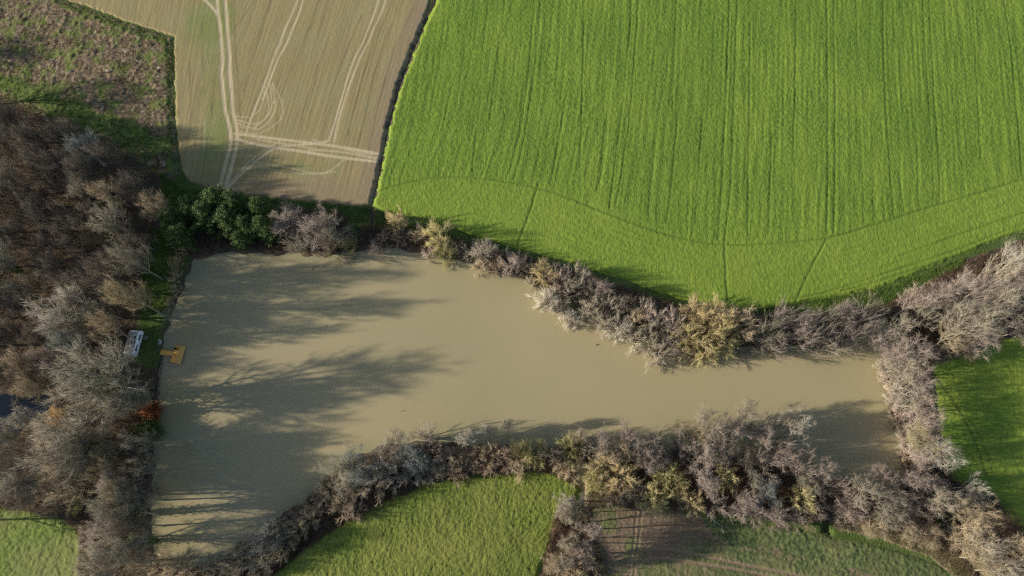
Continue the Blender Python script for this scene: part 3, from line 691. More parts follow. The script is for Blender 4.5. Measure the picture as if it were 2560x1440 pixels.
# --- the wood on the left: rows from top to bottom, each sorted left to right
wood_px = PL([(-60,225),(0,262),(90,300),(170,345),(250,375),(330,425),(388,470),(392,560),(372,640),(335,700),(330,800),(290,870),(150,900),(110,985),(-60,975)])
rw = random.Random(3); nrow = 0
SPECIAL = [(S,212,368,52,15,'bluegrey'),(S,18,440,42,15,'pale'),(S,2,655,52,17,'grey',None,True),(S,150,765,80,16,'white'),(S,335,648,46,21,'grey'),(S,320,735,50,22,'ochre'),(S,165,850,48,12,'bluegrey'),(S,105,905,42,12,'pink'),(S,255,770,45,13,'grey'),(S,385,515,38,12,'tan'),(S,290,560,50,15,'grey')]
cells = []
y = 292.
while y < 985:
    x = -30. + rw.uniform(0, 25); rowi = []
    while x < 400:
        cx, cy = x + rw.uniform(-12, 12), y + rw.uniform(-14, 14)
        X, Y = P(cx, cy)
        ok = sdp(np.array([X]), np.array([Y]), wood_px)[0] > 0 and all(math.hypot(cx - s[1], cy - s[2]) > s[3] * .62 + 12 for s in SPECIAL + [(0, 345, 850, 60)])
        if ok: rowi.append((S, cx, cy, rw.uniform(36, 50), rw.uniform(12, 16) + (4 if cx > 240 and cy > 620 else (1.5 if cy < 450 else -2)), rw.choice(['brown', 'brown', 'dark', 'brown', 'tan', 'grey'])))
        x += 58
    cells.append(rowi); y += 60
for k, rowi in enumerate(cells):
    row(srt(rowi), f"in the wood's {ordw(k + 1)} row from the top", "bare trees of the wood on the left")
row(srt(SPECIAL), "among the wood's palest crowns", "large pale trees of the wood")
# trees just outside the left edge whose shade falls into view
for k, (yy, hh, dx) in enumerate([(95,9,-130),(205,16,-120),(255,17,-190),(300,15,-100),(370,15,-120),(450,15,-110),(540,16,-120),(640,15,-110),(740,15,-120),(840,15,-110),(930,15,-100),(1160,17,-110),(1230,15,-130),(1300,13,-120)]):
    plant(S, dx, yy, 60, hh, 'brown', f"brown bare tree just past the photo's left edge, {ordw(k + 1)} from the top", "bare trees past the left edge")
# --- big trees on the west bank of the pond
row(srt([(S,240,962,116,23,'grey',None,True),(S,292,1012,70,17,'pale'),(S,125,1120,92,17,'pale'),(S,215,1120,80,16,'grey',None,True),(S,60,1190,72,15,'pale'),(S,160,1190,70,14,'tan'),(S,255,1170,55,14,'ochre'),(U,78,1045,34,12,'white'),(U,300,1192,48,14,'lilac'),(S,350,1095,40,15,'grey'),(S,345,1230,44,15,'brown'),
 (S,20,1100,45,13,'grey'),(S,335,1128,42,12,'brown'),(S,352,1000,40,12,'grey')]), "between pool and pond", "large trees between pool and pond")
row(srt([(S,282,1278,68,19,'grey',None,True),(S,325,1285,52,18,'pale'),(S,250,1345,52,12,'lilac'),(S,318,1355,60,18,'grey',None,True),(S,270,1412,60,16,'pale'),(S,345,1415,45,13,'tan'),(S,340,1315,44,17,'brown'),(S,338,1245,42,18,'grey'),(S,310,1225,40,17,'tan'),(S,352,1180,40,14,'grey'),(S,55,1225,55,13,'grey'),(H_,135,1262,40,5,'brown'),(H_,195,1255,36,5,'olive')]), "in the grove by the bottom-left pasture", "trees by the bottom-left pasture")
plant('leafy', 373, 1030, 27, 4, 'red', "red-leaved bush on the pond's left bank above the dark green bush", "leafy bushes on the left bank")
plant('leafy', 370, 1076, 30, 4.5, 'green', "dark green leafy bush below the red-leaved one on the left bank", "leafy bushes on the left bank")
plant('shrub', 138, 1042, 26, 5, 'orange', "orange-brown shrub beside the dark pool on the left", "shrubs on the left")
plant(L, 412, 792, 33, 7, 'grey', "small leaning grey tree above the jetty at the left bank", "small trees at the left bank", (14, 18))
row([(H_,455,622,18,3,'tan'),(H_,440,655,22,3,'ochre'),(H_,436,690,20,3,'tan'),(H_,437,722,17,2.6,'ochre'),(H_,424,752,14,2.2,'brown')], "down the pond's left bank", "low shrubs down the left bank", "from the top")
# --- evergreens and neighbours, top left corner of the pond
row(srt([('evergreen',432,545,34,8,'green'),('evergreen',450,590,36,7,'green'),('evergreen',478,520,36,9,'green'),('evergreen',517,535,40,10,'green'),('evergreen',545,505,38,11,'green'),('evergreen',592,512,36,11,'green'),('evergreen',572,550,40,10,'green'),('evergreen',618,565,32,9,'green'),('evergreen',655,528,34,11,'green'),('evergreen',662,570,32,10,'green'),('evergreen',600,600,24,6,'green')]), "along the pond's top-left corner", "dark evergreens at the top-left corner of the pond")
row(srt([(S,728,548,48,10,'lilac'),(S,790,562,58,11,'lilac'),(S,745,600,40,8,'grey'),(S,838,578,46,10,'grey'),(S,815,615,38,7,'tan'),(H_,872,608,24,5,'olive'),(H_,868,640,18,3,'brown'),(U,943,618,28,6,'pink'),(PO,995,552,29,7,'gold'),(H_,1048,580,30,5,'tan'),(PO,1096,582,42,9,'yellow'),(H_,1075,632,24,5,'lilac'),(W_,1115,628,34,6,'olive'),(H_,1150,622,26,4.5,'brown'),(H_,1000,592,26,3,'rust'),(H_,960,590,22,2.6,'rust')]), "in the row beyond the evergreens", "trees and shrubs right of the evergreens")
row(srt([(H_,1185,628,28,5.5,'grey'),(W_,1210,625,34,7,'pale'),(H_,1205,662,30,5,'tan'),(H_,1245,668,26,5,'rust'),(H_,1240,640,22,4,'rust'),(H_,1280,655,34,7,'lilac'),(H_,1312,665,30,7,'brown'),(PO,1360,682,36,8,'gold'),(H_,1328,700,18,4,'pale'),(H_,1400,690,34,8,'lilac'),(H_,1452,690,34,8,'pale'),(H_,1425,725,34,7,'grey'),(W_,1368,745,36,6.5,'white'),(H_,1402,768,30,6,'pale')]), "in the upper bank hedge's left half", "hedge on the upper bank, left half")
row(srt([(H_,1480,725,34,8,'brown'),(U,1520,718,32,8,'pink'),(H_,1480,765,34,7,'pale'),(W_,1428,795,28,4.5,'white'),(H_,1468,790,28,5,'grey'),(H_,1528,760,36,8,'pale'),(H_,1565,770,32,8,'brown'),(H_,1510,805,36,6.5,'pale'),(W_,1550,815,38,7,'white'),(H_,1590,800,34,7.5,'tan'),(H_,1610,770,28,7.5,'pale'),(H_,1640,790,36,8.5,'lilac'),(H_,1590,845,36,6.5,'pale'),(H_,1635,835,38,8,'grey'),(H_,1680,800,36,9,'lilac'),(U,1685,840,34,8.5,'lilac'),(W_,1650,878,42,7,'pale'),(H_,1700,880,34,6,'tan')]), "in the upper bank hedge's right half", "hedge on the upper bank, right half")
row(srt([(PO,1742,785,48,9,'gold'),(PO,1795,790,50,10,'gold'),(W_,1760,840,54,9,'gold'),(PO,1718,835,42,9,'yellow'),(W_,1812,842,46,9,'yellow'),(PO,1770,875,42,7,'yellow'),(W_,1852,805,48,9,'tan'),(H_,1885,830,30,6,'brown')]), "in the upper bank's yellow clump", "yellow willows on the upper bank")
row(srt([(U,1935,815,45,11,'grey',(10,12)),(U,1965,790,41,11,'lilac',(12,14)),(U,1990,830,45,11,'lilac',(12,12)),(U,2020,795,43,11,'lilac',(14,14)),(U,2040,838,45,11,'lilac',(12,10)),(U,2075,800,45,12,'grey',(14,14)),(U,2085,848,47,10,'pale',(8,4)),(U,2120,805,45,12,'lilac',(14,14)),(U,2135,840,41,10,'lilac',(12,8)),(S,2185,772,41,9,'pale'),(U,2160,800,39,11,'lilac',(12,12)),(U,1915,850,37,8,'grey',(6,2)),(U,1960,862,39,8,'lilac',(4,-2))]), "in the upper bank's leaning row", "leaning trees on the upper bank before the inlet")
# --- big leaning trees in the top right corner
row(srt([(L,2260,820,40,11,'pale',(10,26)),(L,2205,838,36,9,'lilac',(10,10)),(L,2238,850,36,9,'grey',(10,8)),(L,2178,820,32,9,'lilac',(10,10)),(L,2290,752,42,12,'pink',(18,18)),(L,2345,745,46,12,'lilac',(18,18)),(L,2330,790,44,11,'grey',(16,14)),(L,2395,712,46,13,'lilac',(20,20)),(L,2388,775,52,14,'grey',(18,16)),(L,2440,735,54,15,'lilac',(20,20)),(L,2420,815,60,15,'pale',(18,8)),(L,2470,800,60,15,'pale',(18,12)),(L,2495,690,56,16,'pale',(20,22)),(L,2500,750,58,16,'pale',(18,18)),(L,2535,660,56,16,'white',(18,22)),(L,2548,720,55,16,'lilac',(18,18)),(L,2375,850,48,11,'tan',(8,0)),(L,2450,850,46,11,'lilac',(12,0)),
 (S,2400,872,34,6,'rust'),(S,2350,880,34,6,'brown'),(L,2555,820,40,12,'pink'),(L,2590,760,60,15,'lilac',(18,10)),(L,2600,680,60,16,'pale',(18,20)),(S,2455,700,40,9,'pink')]), "in the top-right corner grove", "big leaning trees at the top-right corner")
# --- right bank
row([(L,2244,882,45,10,'pink',(2,10)),(L,2291,880,45,11,'lilac',(2,8)),(L,2226,925,43,9,'pale',(-2,6)),(L,2281,930,49,11,'pale',(4,6)),(L,2244,965,45,10,'pale',(4,6)),(L,2296,975,47,11,'lilac',(4,6)),(L,2261,1005,47,11,'pale',(6,6)),(L,2306,1020,45,11,'pink',(4,6)),(L,2266,1055,45,10,'pink',(0,6)),(L,2316,1062,47,11,'pink',(2,6)),(L,2276,1095,43,10,'olive',(2,6)),(L,2331,1105,49,11,'pale',(4,6)),(L,2291,1135,41,9,'lilac',(0,4)),(L,2351,1140,45,10,'white',(10,6)),(L,2306,1165,39,7,'pink',(-2,4))], "down the pond's right bank", "trees down the right bank", "from the top")
row([(H_,2212,880,24,4,'lilac'),(W_,2204,915,26,4,'pale'),(H_,2212,945,26,4.5,'pink'),(W_,2218,978,26,4,'pale'),(H_,2228,1005,26,4,'lilac'),(W_,2230,1038,26,4,'pink'),(H_,2240,1068,26,4.5,'pale'),(W_,2246,1100,24,4,'lilac'),(H_,2256,1130,26,4,'pink'),(H_,2262,1165,24,3.5,'tan'),(H_,2258,1198,26,4,'lilac')], "in the low fringe along the right bank", "low shrubs fringing the right bank", "from the top")
# --- lower bank, from the bottom left to the right end
row(srt([(H_,430,1426,49,5.0,'tan'),(H_,385,1419,38,4.4,'tan'),(H_,480,1434,44,4.4,'tan'),(H_,540,1426,44,4.4,'tan'),(W_,590,1404,42,5.5,'tan'),(H_,640,1379,49,6.1,'pale'),(W_,668,1339,42,6.1,'white'),(W_,700,1364,40,5.5,'ochre'),(H_,690,1324,36,5.5,'pale'),(H_,650,1414,38,4.4,'tan'),(H_,735,1329,31,4.4,'tan'),(H_,768,1294,36,5.0,'tan'),(H_,740,1294,26,3.3,'rust'),(H_,800,1256,33,4.4,'rust'),(U,805,1222,38,7.2,'grey'),(H_,850,1244,49,6.6,'tan'),(S,865,1179,57,9.9,'grey'),(S,905,1174,50,9.9,'bluegrey'),(H_,875,1219,51,7.7,'pale'),(U,950,1164,50,9.9,'white'),(H_,925,1209,44,6.6,'tan'),(H_,880,1274,36,4.4,'rust')]), "on the lower bank's left part", "trees and shrubs on the lower bank, left stretch")
row(srt([(S,1000,1114,45,8.8,'pale'),(H_,985,1184,44,6.6,'lilac'),(S,1030,1129,45,8.8,'bluegrey'),(U,1062,1082,38,9.9,'white',(2,12)),(H_,1035,1169,44,5.5,'grey'),(H_,1080,1169,44,5.0,'grey'),(U,1082,1109,31,8.8,'pink'),(H_,1110,1144,36,6.6,'pink'),(U,1155,1092,33,8.8,'white',(0,14)),(H_,1150,1144,41,6.1,'tan'),(H_,1145,1179,36,4.4,'rust'),(H_,1185,1144,38,5.5,'rust'),(U,1215,1086,24,7.7,'white',(8,16)),(H_,1228,1124,41,6.6,'tan'),(H_,1225,1162,36,4.4,'rust'),(U,1272,1074,24,9.9,'pale',(2,14)),(H_,1268,1144,38,5.5,'rust'),(U,1298,1119,28,9.9,'olive',(0,12)),(W_,1335,1132,42,6.6,'olive'),(U,1378,1134,31,7.7,'lilac'),(H_,1300,1159,36,5.0,'tan'),(W_,1430,1119,40,6.6,'olive'),(H_,1430,1169,38,4.4,'tan'),(H_,1400,1159,33,4.4,'tan')]), "on the lower bank's middle", "trees and shrubs on the lower bank, middle stretch")
row(srt([(U,1462,1108,32,8,'pale'),(U,1455,1090,24,7,'pink',(0,12)),(S,1500,1112,42,9,'lilac'),(U,1562,1078,34,9,'pink',(2,14)),(S,1548,1120,38,9,'tan'),(S,1608,1110,44,10,'lilac',(6,8)),(U,1640,1098,34,10,'pale',(4,12)),(S,1632,1145,36,8,'lilac'),(U,1700,1112,38,9,'lilac',(4,12)),(H_,1670,1150,34,6,'rust'),(S,1745,1075,38,11,'tan',(0,16)),(S,1790,1065,52,13,'pale',(4,16)),(S,1838,1085,50,13,'lilac',(10,12)),(S,1872,1048,40,13,'pale',(10,18)),(U,1900,1100,42,12,'lilac',(10,12)),(S,1950,1065,36,12,'pale',(8,14)),(S,2005,1072,44,13,'white',(12,12)),(U,1960,1110,40,11,'lilac',(12,10)),(S,1770,1130,44,10,'lilac',(6,8)),(S,1820,1135,40,9,'lilac'),(S,1870,1140,40,9,'brown',(8,6)),(S,1925,1150,44,10,'lilac',(8,6)),(S,1980,1150,40,10,'pink',(8,4)),(U,2020,1170,42,10,'lilac',(10,6)),(U,2060,1195,44,10,'lilac',(12,4)),(U,2095,1215,36,9,'pink',(10,2)),(S,2030,1215,38,8,'grey'),(H_,1720,1165,34,5,'rust'),(H_,1700,1140,32,5,'dark')]), "in the lower right waterside row", "trees on the lower bank, right stretch, water side")
row(srt([(W_,1515,1165,50,8,'ochre'),(PO,1560,1195,46,8,'gold'),(W_,1545,1230,42,6,'tan'),(W_,1495,1200,40,6,'olive'),(S,1612,1165,36,8,'lilac'),(H_,1600,1235,30,4,'lilac'),(PO,1665,1185,40,8,'olive'),(W_,1690,1215,36,6,'yellow'),(PO,1638,1250,42,7,'yellow'),(PO,1735,1258,32,6,'gold'),(H_,1710,1240,28,4.5,'tan'),(U,1765,1175,38,9,'lilac'),(U,1760,1210,34,8,'lilac'),(PO,1818,1195,36,8,'yellow'),(U,1875,1215,36,8,'grey'),(U,1905,1245,38,8,'bluegrey'),(U,1855,1250,38,8,'lilac'),(U,1800,1265,38,7,'lilac'),(U,1845,1290,34,6,'lilac'),(U,1895,1280,36,7,'pink'),(U,1940,1270,34,7,'lilac'),(U,1945,1300,30,5,'pink'),(PO,2005,1245,38,8,'yellow'),(U,2038,1270,32,7,'pink'),(U,1985,1290,30,6,'lilac'),(U,2020,1305,26,5,'tan'),(U,1935,1215,30,7,'lilac'),(H_,2060,1265,26,5,'dark')]), "in the lower right field-side row", "trees on the lower bank, right stretch, field side")
row(srt([(S,2165,1215,52,11,'pale'),(U,2205,1200,36,9,'pink'),(S,2215,1265,50,10,'grey'),(U,2140,1260,38,8,'lilac'),(S,2245,1230,42,10,'lilac'),(S,2300,1215,46,11,'lilac'),(S,2345,1240,48,11,'pale'),(U,2330,1200,34,9,'pink'),(U,2280,1270,38,9,'lilac'),(S,2260,1310,44,7,'tan'),(S,2190,1310,40,6,'tan'),(S,2120,1290,36,6,'pink'),(L,2425,1215,44,10,'white',(18,4)),(L,2400,1265,46,11,'tan',(10,4)),(L,2450,1270,46,12,'tan',(14,6)),(S,2320,1330,38,6,'tan'),(L,2430,1315,46,11,'tan',(14,2)),(L,2400,1350,42,8,'tan'),(L,2465,1365,50,12,'pale',(12,-4)),(L,2505,1400,54,12,'pale',(14,-8)),(L,2440,1395,44,9,'ochre'),(L,2540,1360,44,11,'tan',(12,0)),(L,2480,1430,44,9,'tan'),(L,2550,1430,46,11,'pale'),(H_,2370,1320,24,4,'brown')]), "in the grove at the bottom-right corner", "trees at the bottom-right corner")
# --- row between the cover crop and the rape field
row([(U,1455,1250,30,9,'pale',(-6,0)),(U,1420,1272,34,12,'white',(-6,0)),(U,1462,1282,34,13,'ochre',(-4,0)),(U,1425,1310,40,14,'pale',(-8,0)),(U,1465,1325,36,14,'lilac',(-6,0)),(U,1415,1350,38,13,'pale',(-8,0)),(U,1455,1362,36,13,'pink',(-6,0)),(U,1405,1385,36,12,'pale',(-6,0)),(U,1450,1395,34,11,'lilac'),(U,1390,1425,36,10,'tan'),(H_,1440,1430,34,5,'tan'),(H_,1480,1415,26,3.5,'ochre')], "of the row beside the rape field", "trees between the cover crop and the rape field", "from the top")

# ------------------------------------------------------------------ undergrowth, tussocks, grass: beyond counting
def scatter(poly, n, seed):
    rg = np.random.default_rng(seed); lo = poly.min(0); hi = poly.max(0); out = np.zeros((0, 2))
    while len(out) < n:
        q = rg.uniform(lo, hi, (n, 2)); q = q[sdp(q[:, 0], q[:, 1], poly) > 0]; out = np.vstack([out, q])
    return out[:n]
def blades(name, q, hgt, w, mat, label, seed, per=4, spread=.6):
    rg = np.random.default_rng(seed); z = g_height(q[:, 0], q[:, 1]); keep = z > -.42; q, z = q[keep], z[keep]
    A = Acc(); p = np.repeat(np.column_stack([q, z]), per, 0); n = len(p); p[:, :2] += rg.normal(size=(n, 2)) * .12
    d = rg.normal(size=(n, 3)) * spread; d[:, 2] = 1; d /= np.linalg.norm(d, axis=1)[:, None]
    k = (.4 + 1.2 * vn(p[:, 0], p[:, 1], 3., seed))[:, None]
    A.spikes(p, p + d * hgt * k * rg.uniform(.5, 1.2, n)[:, None], w)
    return obj(name, A.mesh(name), mat, kind="stuff", label=label, category="undergrowth")
BANDS, BANDN, BANDNW, BANDM = LITTER
def area(pl): return .5 * abs(np.sum(pl[:, 0] * np.roll(pl[:, 1], -1) - pl[:, 1] * np.roll(pl[:, 0], -1)))
bq = np.vstack([scatter(BANDN, 26000, 1), scatter(BANDS, 3500, 4), scatter(BANDM, 2500, 2), scatter(BANDNW, 2500, 3)])
bq = bq[(sdp(bq[:, 0], bq[:, 1], POND) < -.3) & (dline(bq[:, 0], bq[:, 1], DITCH2) > 1.4) & (dline(bq[:, 0], bq[:, 1], STREAM) > 1.5)]
blades("bramble_undergrowth", bq, 1.5, .05, M_BRAMBLE, "brown bramble and dead stems under the bank trees", 4, 5, .9)
wq = scatter(WOOD, 16000, 5); wq = wq[(sdp(wq[:, 0], wq[:, 1], POOL) < 0) & (sdp(wq[:, 0], wq[:, 1], POND) < .2)]
blades("wood_undergrowth", wq, 1.6, .05, M_BRAMBLE, "low brown scrub on the floor of the left wood", 6, 4, .9)
rq = scatter(ROUGH, 30000, 7); rq = rq[(rq[:, 0] > -150)]
blades("tussock_grass", rq, .8, .07, M_SEDGE, "pale and brown tussocks in the rough meadow", 8, 3, 1.0)
dq = np.vstack([scatter(d, 2200, 20 + i) for i, d in enumerate(DRY)])
dq = dq[(dline(dq[:, 0], dq[:, 1], STREAM) > 1.4) & (dline(dq[:, 0], dq[:, 1], DITCH2) > 1.2)]
blades("dry_grass", dq, .8, .05, M_DRY, "pale dry grass along the field margins", 9, 5, .8)
GR = [PL([(375,560),(430,600),(432,700),(420,780),(350,790),(352,680)]), PL([(400,430),(455,470),(640,500),(560,505),(420,540)]), PL([(640,497),(920,518),(1160,600),(900,575),(700,512)]), PL([(1880,775),(2200,725),(2420,640),(2400,670),(2200,765),(1900,790)]), PL([(2340,1290),(2400,1300),(2380,1330),(2340,1320)])]
gq = np.vstack([scatter(g, 2600, 40 + i) for i, g in enumerate(GR)])
blades("bank_grass", gq, .4, .07, M_GREENB, "green grass on the banks and field edges", 10, 4, .9)

# ------------------------------------------------------------------ caravan, jetty and small things
def at(px, py, z=0.): x, y = P(px, py, z); return float(x), float(y)
cx, cy = at(343, 862)
A0 = math.radians(-6)
van = thing("caravan", "white touring caravan with a dirty grey roof, parked under the trees left of the jetty", "caravan", (cx, cy, .0), (0, 0, A0))
def prism(A, prof, x0, x1, inset=0.):
    """profile in y-z extruded along x"""
    n = len(prof); V = [(x0 + inset, y, z) for y, z in prof] + [(x1 - inset, y, z) for y, z in prof]
    c0 = len(V); V += [(x0 + inset, sum(p[0] for p in prof) / n, 1.4), (x1 - inset, sum(p[0] for p in prof) / n, 1.4)]
    A.add(V, T=[(c0, (i + 1) % n, i) for i in range(n)] + [(c0 + 1, n + i, n + (i + 1) % n) for i in range(n)], Q=[(i, (i + 1) % n, n + (i + 1) % n, n + i) for i in range(n)])
bod = Acc(); prism(bod, [(-2.75, .55), (-2.95, 1.2), (-2.80, 2.0), (-2.55, 2.58), (2.35, 2.62), (2.75, 2.2), (3.0, 1.4), (2.85, .55)], -1.1, 1.1)
b = obj("body", bod.mesh("body"), M_WHITE, van)
bv = b.modifiers.new("bevel", 'BEVEL'); bv.width = .09; bv.segments = 3; bv.limit_method = 'ANGLE'
rf = Acc(); rf.box(-1.02, 1.0, -2.45, 2.3, 2.60, 2.66); obj("roof", rf.mesh("roof"), M_ROOF, van)
for (x0, x1, y0, y1) in ((.35, .85, .9, 1.35), (-.25, .2, -.2, .2), (-.5, -.05, -1.7, -1.3)):
    a = Acc(); a.box(x0, x1, y0, y1, 2.66, 2.78); o = obj("roof_light", a.mesh("roof_light"), M_GLASS, van)
for (y0, y1) in ((.7, 1.95), (-1.75, -.5)):
    a = Acc(); a.box(1.095, 1.125, y0, y1, 1.45, 2.15); w = obj("window", a.mesh("window"), M_GLASS, van)
    f = Acc()
    for bx in ((y0 - .06, y1 + .06, 2.15, 2.21), (y0 - .06, y1 + .06, 1.39, 1.45), (y0 - .06, y0, 1.45, 2.15), (y1, y1 + .06, 1.45, 2.15)): f.box(1.09, 1.14, bx[0], bx[1], bx[2], bx[3])
    obj("frame", f.mesh("frame"), M_WHITE, w)
a = Acc(); a.box(1.098, 1.122, -.3, .4, .75, 2.3); dr = obj("door", a.mesh("door"), M_WHITE, van)
a = Acc(); a.box(1.122, 1.16, .25, .33, 1.35, 1.5); obj("handle", a.mesh("handle"), M_RUBBER, dr)
for s in (-1, 1):
    a = Acc(); a.tube([(s * .95, -.3, .33), (s * 1.12, -.3, .33)], [.33, .33], 18); obj("wheel", a.mesh("wheel"), M_RUBBER, van)
a = Acc(); a.tube([(-.7, 2.8, .5), (0, 4.0, .45)], [.04, .04], 6); a.tube([(.7, 2.8, .5), (0, 4.0, .45)], [.04, .04], 6); a.tube([(0, 4.0, .0), (0, 4.0, .6)], [.04, .04], 6)
obj("drawbar", a.mesh("drawbar"), M_OLDWOOD, van)
# timber jetty: walkway and platform
jx, jy = at(445, 886); A1 = math.radians(-7.5)
jet = thing("jetty", "new yellow timber jetty with a walkway, standing in the pond by the left bank", "jetty", (jx, jy, 0), (0, 0, A1))
rg = np.random.default_rng(3)
def planks(A, x0, x1, y0, y1, along_x, w=.145, z=.02):
    if along_x:
        y = y0
        while y < y1 - .05:
            e = min(y + w - .012, y1); dz = rg.uniform(-.006, .006); A.box(x0 + rg.uniform(-.02, .02), x1 + rg.uniform(-.02, .02), y, e, z - .03 + dz, z + dz); y += w
    else:
        x = x0
        while x < x1 - .05:
            e = min(x + w - .012, x1); dz = rg.uniform(-.006, .006); A.box(x, e, y0 + rg.uniform(-.02, .02), y1 + rg.uniform(-.02, .02), z - .03 + dz, z + dz); x += w
a = Acc(); planks(a, -1.15, 1.15, -2.05, 2.05, True); obj("platform", a.mesh("platform"), M_PLANK, jet)
a = Acc(); planks(a, -4.05, -1.19, -.55, .6, False); obj("walkway", a.mesh("walkway"), M_PLANK, jet)
a = Acc()
for x in (-1.15, 1.1): a.box(x, x + .05, -2.05, 2.05, -.16, -.02)
for y in (-.5, .5): a.box(-4.05, -1.16, y, y + .05, -.16, -.02)
a.box(-1.09, 1.09, -.03, .03, -.16, -.02)
obj("joist", a.mesh("joist"), M_PLANK, jet)
for x, y in ((-1.0, -1.9), (1.0, -1.9), (-1.0, 1.9), (1.0, 1.9), (-3.0, -.4), (-3.0, .4), (1.0, 0)):
    a = Acc(); a.tube([(x, y, -1.6), (x, y, -.03)], [.07, .07], 8); obj("post", a.mesh("post"), M_OLDWOOD, jet)
ox, oy = at(441, 873)
a = Acc(); pr = [(0, 0), (.20, 0), (.27, .5), (.30, .5), (.30, .54), (.25, .54), (.22, .1), (0, .1)]
V = [(r * math.cos(t * math.pi / 8), r * math.sin(t * math.pi / 8), z) for r, z in pr[1:-1] for t in range(16)]
n = len(pr) - 2; Q = [(i * 16 + t, i * 16 + (t + 1) % 16, (i + 1) * 16 + (t + 1) % 16, (i + 1) * 16 + t) for i in range(n - 1) for t in range(16)]
V += [(0, 0, 0), (0, 0, .1)]; T = [((t + 1) % 16, t, n * 16) for t in range(16)] + [((n - 1) * 16 + t, (n - 1) * 16 + (t + 1) % 16, n * 16 + 1) for t in range(16)]
a.add(V, T, Q); tub = thing("tub", "small dark round tub standing on the timber jetty platform", "tub", (ox, oy, .028)); obj("bowl", a.mesh("bowl"), M_DARK, tub)
a = Acc(); a.tube([(.26 * math.cos(t), .26 * math.sin(t) * .25, .5 + .22 * math.sin(t)) for t in np.linspace(0, math.pi, 9)], [.012] * 9, 5); obj("handle", a.mesh("handle"), M_DARK, tub)
# white plastic chairs by the water
for (px, py, rz, lab) in ((403, 854, .6, "upright white plastic garden chair on the bank beside the water"), (397, 862, 2.2, "white plastic garden chair tipped over on the bank above the jetty walkway")):
    x, y = at(px, py); tip = rz > 2
    c = thing("garden_chair", lab, "chair", (x, y, .30 if tip else 0.02), (math.radians(88) if tip else 0, 0, rz), "white chairs on the bank")
    a = Acc(); a.box(-.24, .24, -.24, .22, .40, .44); obj("seat", a.mesh("seat"), M_PLASTIC, c)
    a = Acc()
    for k in range(5): a.box(-.22 + k * .095, -.16 + k * .095, .22, .26, .445, .86)
    a.box(-.24, .24, .215, .265, .86, .92); obj("backrest", a.mesh("backrest"), M_PLASTIC, c)
    for lx in (-.22, .18):
        for ly in (-.22, .17): a = Acc(); a.box(lx, lx + .04, ly, ly + .04, 0, .398); obj("leg", a.mesh("leg"), M_PLASTIC, c)
    for lx in (-.27, .23): a = Acc(); a.box(lx, lx + .04, -.22, .214, .62, .65); a.box(lx, lx + .04, -.22, -.18, .40, .62); obj("armrest", a.mesh("armrest"), M_PLASTIC, c)
# wooden table between caravan and water
x, y = at(366, 846); t = thing("garden_table", "dark weathered garden table between caravan and pond", "table", (x, y, .02), (0, 0, A0))
a = Acc(); planks(a, -.7, .7, -.45, .45, True, .15, .74); obj("tabletop", a.mesh("tabletop"), M_OLDWOOD, t)
for lx in (-.62, .56):
    for ly in (-.38, .32): a = Acc(); a.box(lx, lx + .06, ly, ly + .06, 0, .70); obj("leg", a.mesh("leg"), M_OLDWOOD, t)
# timber edging along the bank below the jetty
ed = thing("bank_edging", "old timber boards and stakes edging the bank below the jetty", "edging", (*at(398, 925), 0)); ex, ey = ed.location.x, ed.location.y
epts = LW([(404, 893), (400, 920), (396, 955), (392, 985)], 3)
a = Acc()
for i in range(len(epts) - 1):
    p, q = epts[i], epts[i + 1]; d = q - p; L_ = np.linalg.norm(d); M = Matrix.Translation((p[0] - ex, p[1] - ey, 0)) @ Matrix.Rotation(math.atan2(d[1], d[0]), 4, 'Z')
    a.box(.02, L_ - .03, -.03, .03, -.7, -.05 + rg.uniform(-.05, .05), M)
obj("board", a.mesh("board"), M_OLDWOOD, ed)
for i in range(0, len(epts), 1):
    p = epts[i]; a = Acc(); a.tube([(p[0] - ex + .1, p[1] - ey, -1.0), (p[0] - ex + .1, p[1] - ey, .25)], [.06, .055], 7); obj("stake", a.mesh("stake"), M_OLDWOOD, ed)
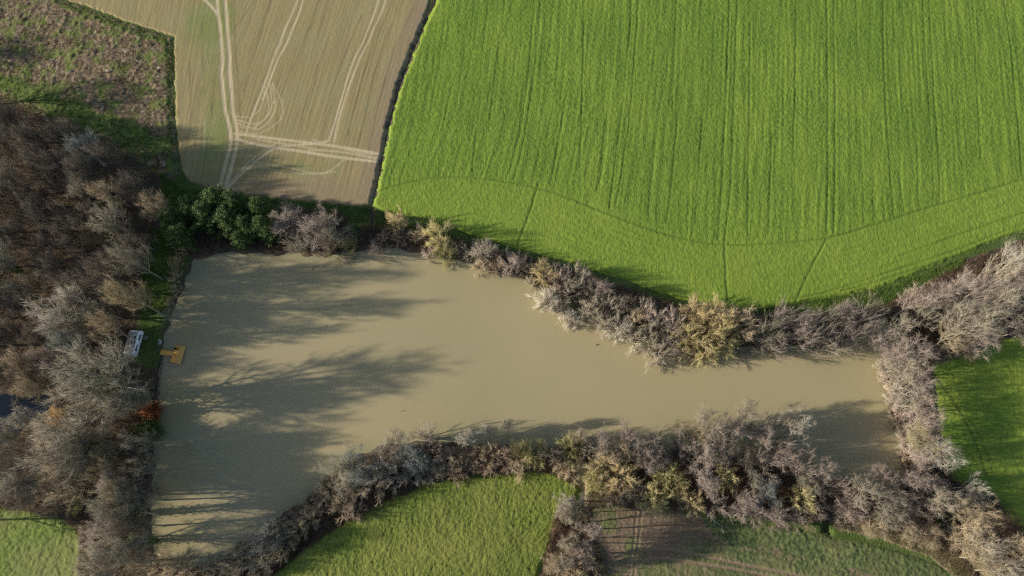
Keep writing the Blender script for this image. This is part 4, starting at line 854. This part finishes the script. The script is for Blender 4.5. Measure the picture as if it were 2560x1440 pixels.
# branches in the water, fallen logs
def log(px, py, L, ang, r, label, z=-.42, mat=M_OLDWOOD, fork=3, rise=.15, name="fallen_branch", seed=1, taper=.35):
    rg = np.random.default_rng(seed); x, y = at(px, py, z); o = thing(name, label, "branch" if "branch" in name else ("log" if "log" in name else "stake"), (x, y, z), (0, 0, math.radians(ang)))
    n = 6; pts = np.array([((i / n - .5) * L, rg.normal() * L * .02, rise * i / n) for i in range(n + 1)]); a = Acc(); a.tube(pts, r * np.linspace(1, taper, n + 1), 7); p = obj("stem", a.mesh("stem"), mat, o); p.color = (.38, .35, .3, 1)
    if fork:
        a = Acc()
        for k in range(fork):
            j = rg.integers(2, n + 1); e = pts[j] + np.array([L * .22, rg.choice([-1, 1]) * L * rg.uniform(.08, .2), L * .05]); a.tube([pts[j], (pts[j] + e) / 2 + [0, 0, .03], e], [r * .5, r * .35, r * .12], 5, False)
            a.spikes(np.repeat([e * .5 + pts[j] * .5], 5, 0), e + rg.normal(size=(5, 3)) * L * .08, r * .25)
        q = obj("side_branch", a.mesh("side_branch"), mat, o); q.color = (.38, .35, .3, 1)
    return o
log(782, 671, 1.1, 60, .07, "short dark branch floating below the lilac trees at the pond's top", seed=2)
log(1492, 862, .9, 35, .07, "short dark stick floating in mid-pond below the upper hedge", seed=3)
log(1006, 1027, .7, 20, .05, "tiny stick floating in mid-pond above the lower bank", seed=4, fork=2)
log(455, 740, 2.4, 15, .06, "thin dead branch poking from the left bank into the water", seed=5)
log(2221, 1180, 4.2, 84, .11, "long dark pole lying in the shaded water at the pond's right end", seed=6, fork=0, name="sunken_pole")
log(1326, 738, 1.6, 88, .05, "thin stake standing in shallow water under the golden pollard", seed=7, fork=0, name="sunken_pole")
log(1250, 685, 1.8, 80, .16, "broken dark stump leaning in the water below the upper hedge", seed=8, fork=2)
log(1870, 885, 7., -20, .12, "bare branches reaching into the water right of the yellow willows", seed=9, fork=7, z=-.3, rise=1.2)
log(1845, 893, 5., -100, .10, "dead branch hanging into the water below the yellow willow clump", seed=19, fork=6, z=-.3, rise=.8)
log(1035, 1206, 3.4, -35, .14, "pale fallen trunk lying at the cover crop's upper left edge", z=.5, mat=M_BARK, seed=10, name="fallen_log", rise=.5)
log(1775, 1290, 6.0, -42, .16, "whitish fallen trunk pointing at the rape field", z=.8, mat=M_BARK, seed=11, name="fallen_log", rise=-.4)
log(2490, 1432, 5.0, -30, .13, "pale fallen trunk beside the ditch at the bottom-right corner", z=.4, mat=M_BARK, seed=12, name="fallen_log", rise=.3)
log(2052, 1296, 3.0, 5, .10, "pale fallen trunk across the dark ditch near the rape field", z=.5, mat=M_BARK, seed=13, name="fallen_log", rise=.3)
log(2355, 1160, 6.0, 14, .15, "white fallen trunk leaning out over the right-hand meadow", z=2.5, mat=M_BARK, seed=14, name="fallen_log", rise=2.0)
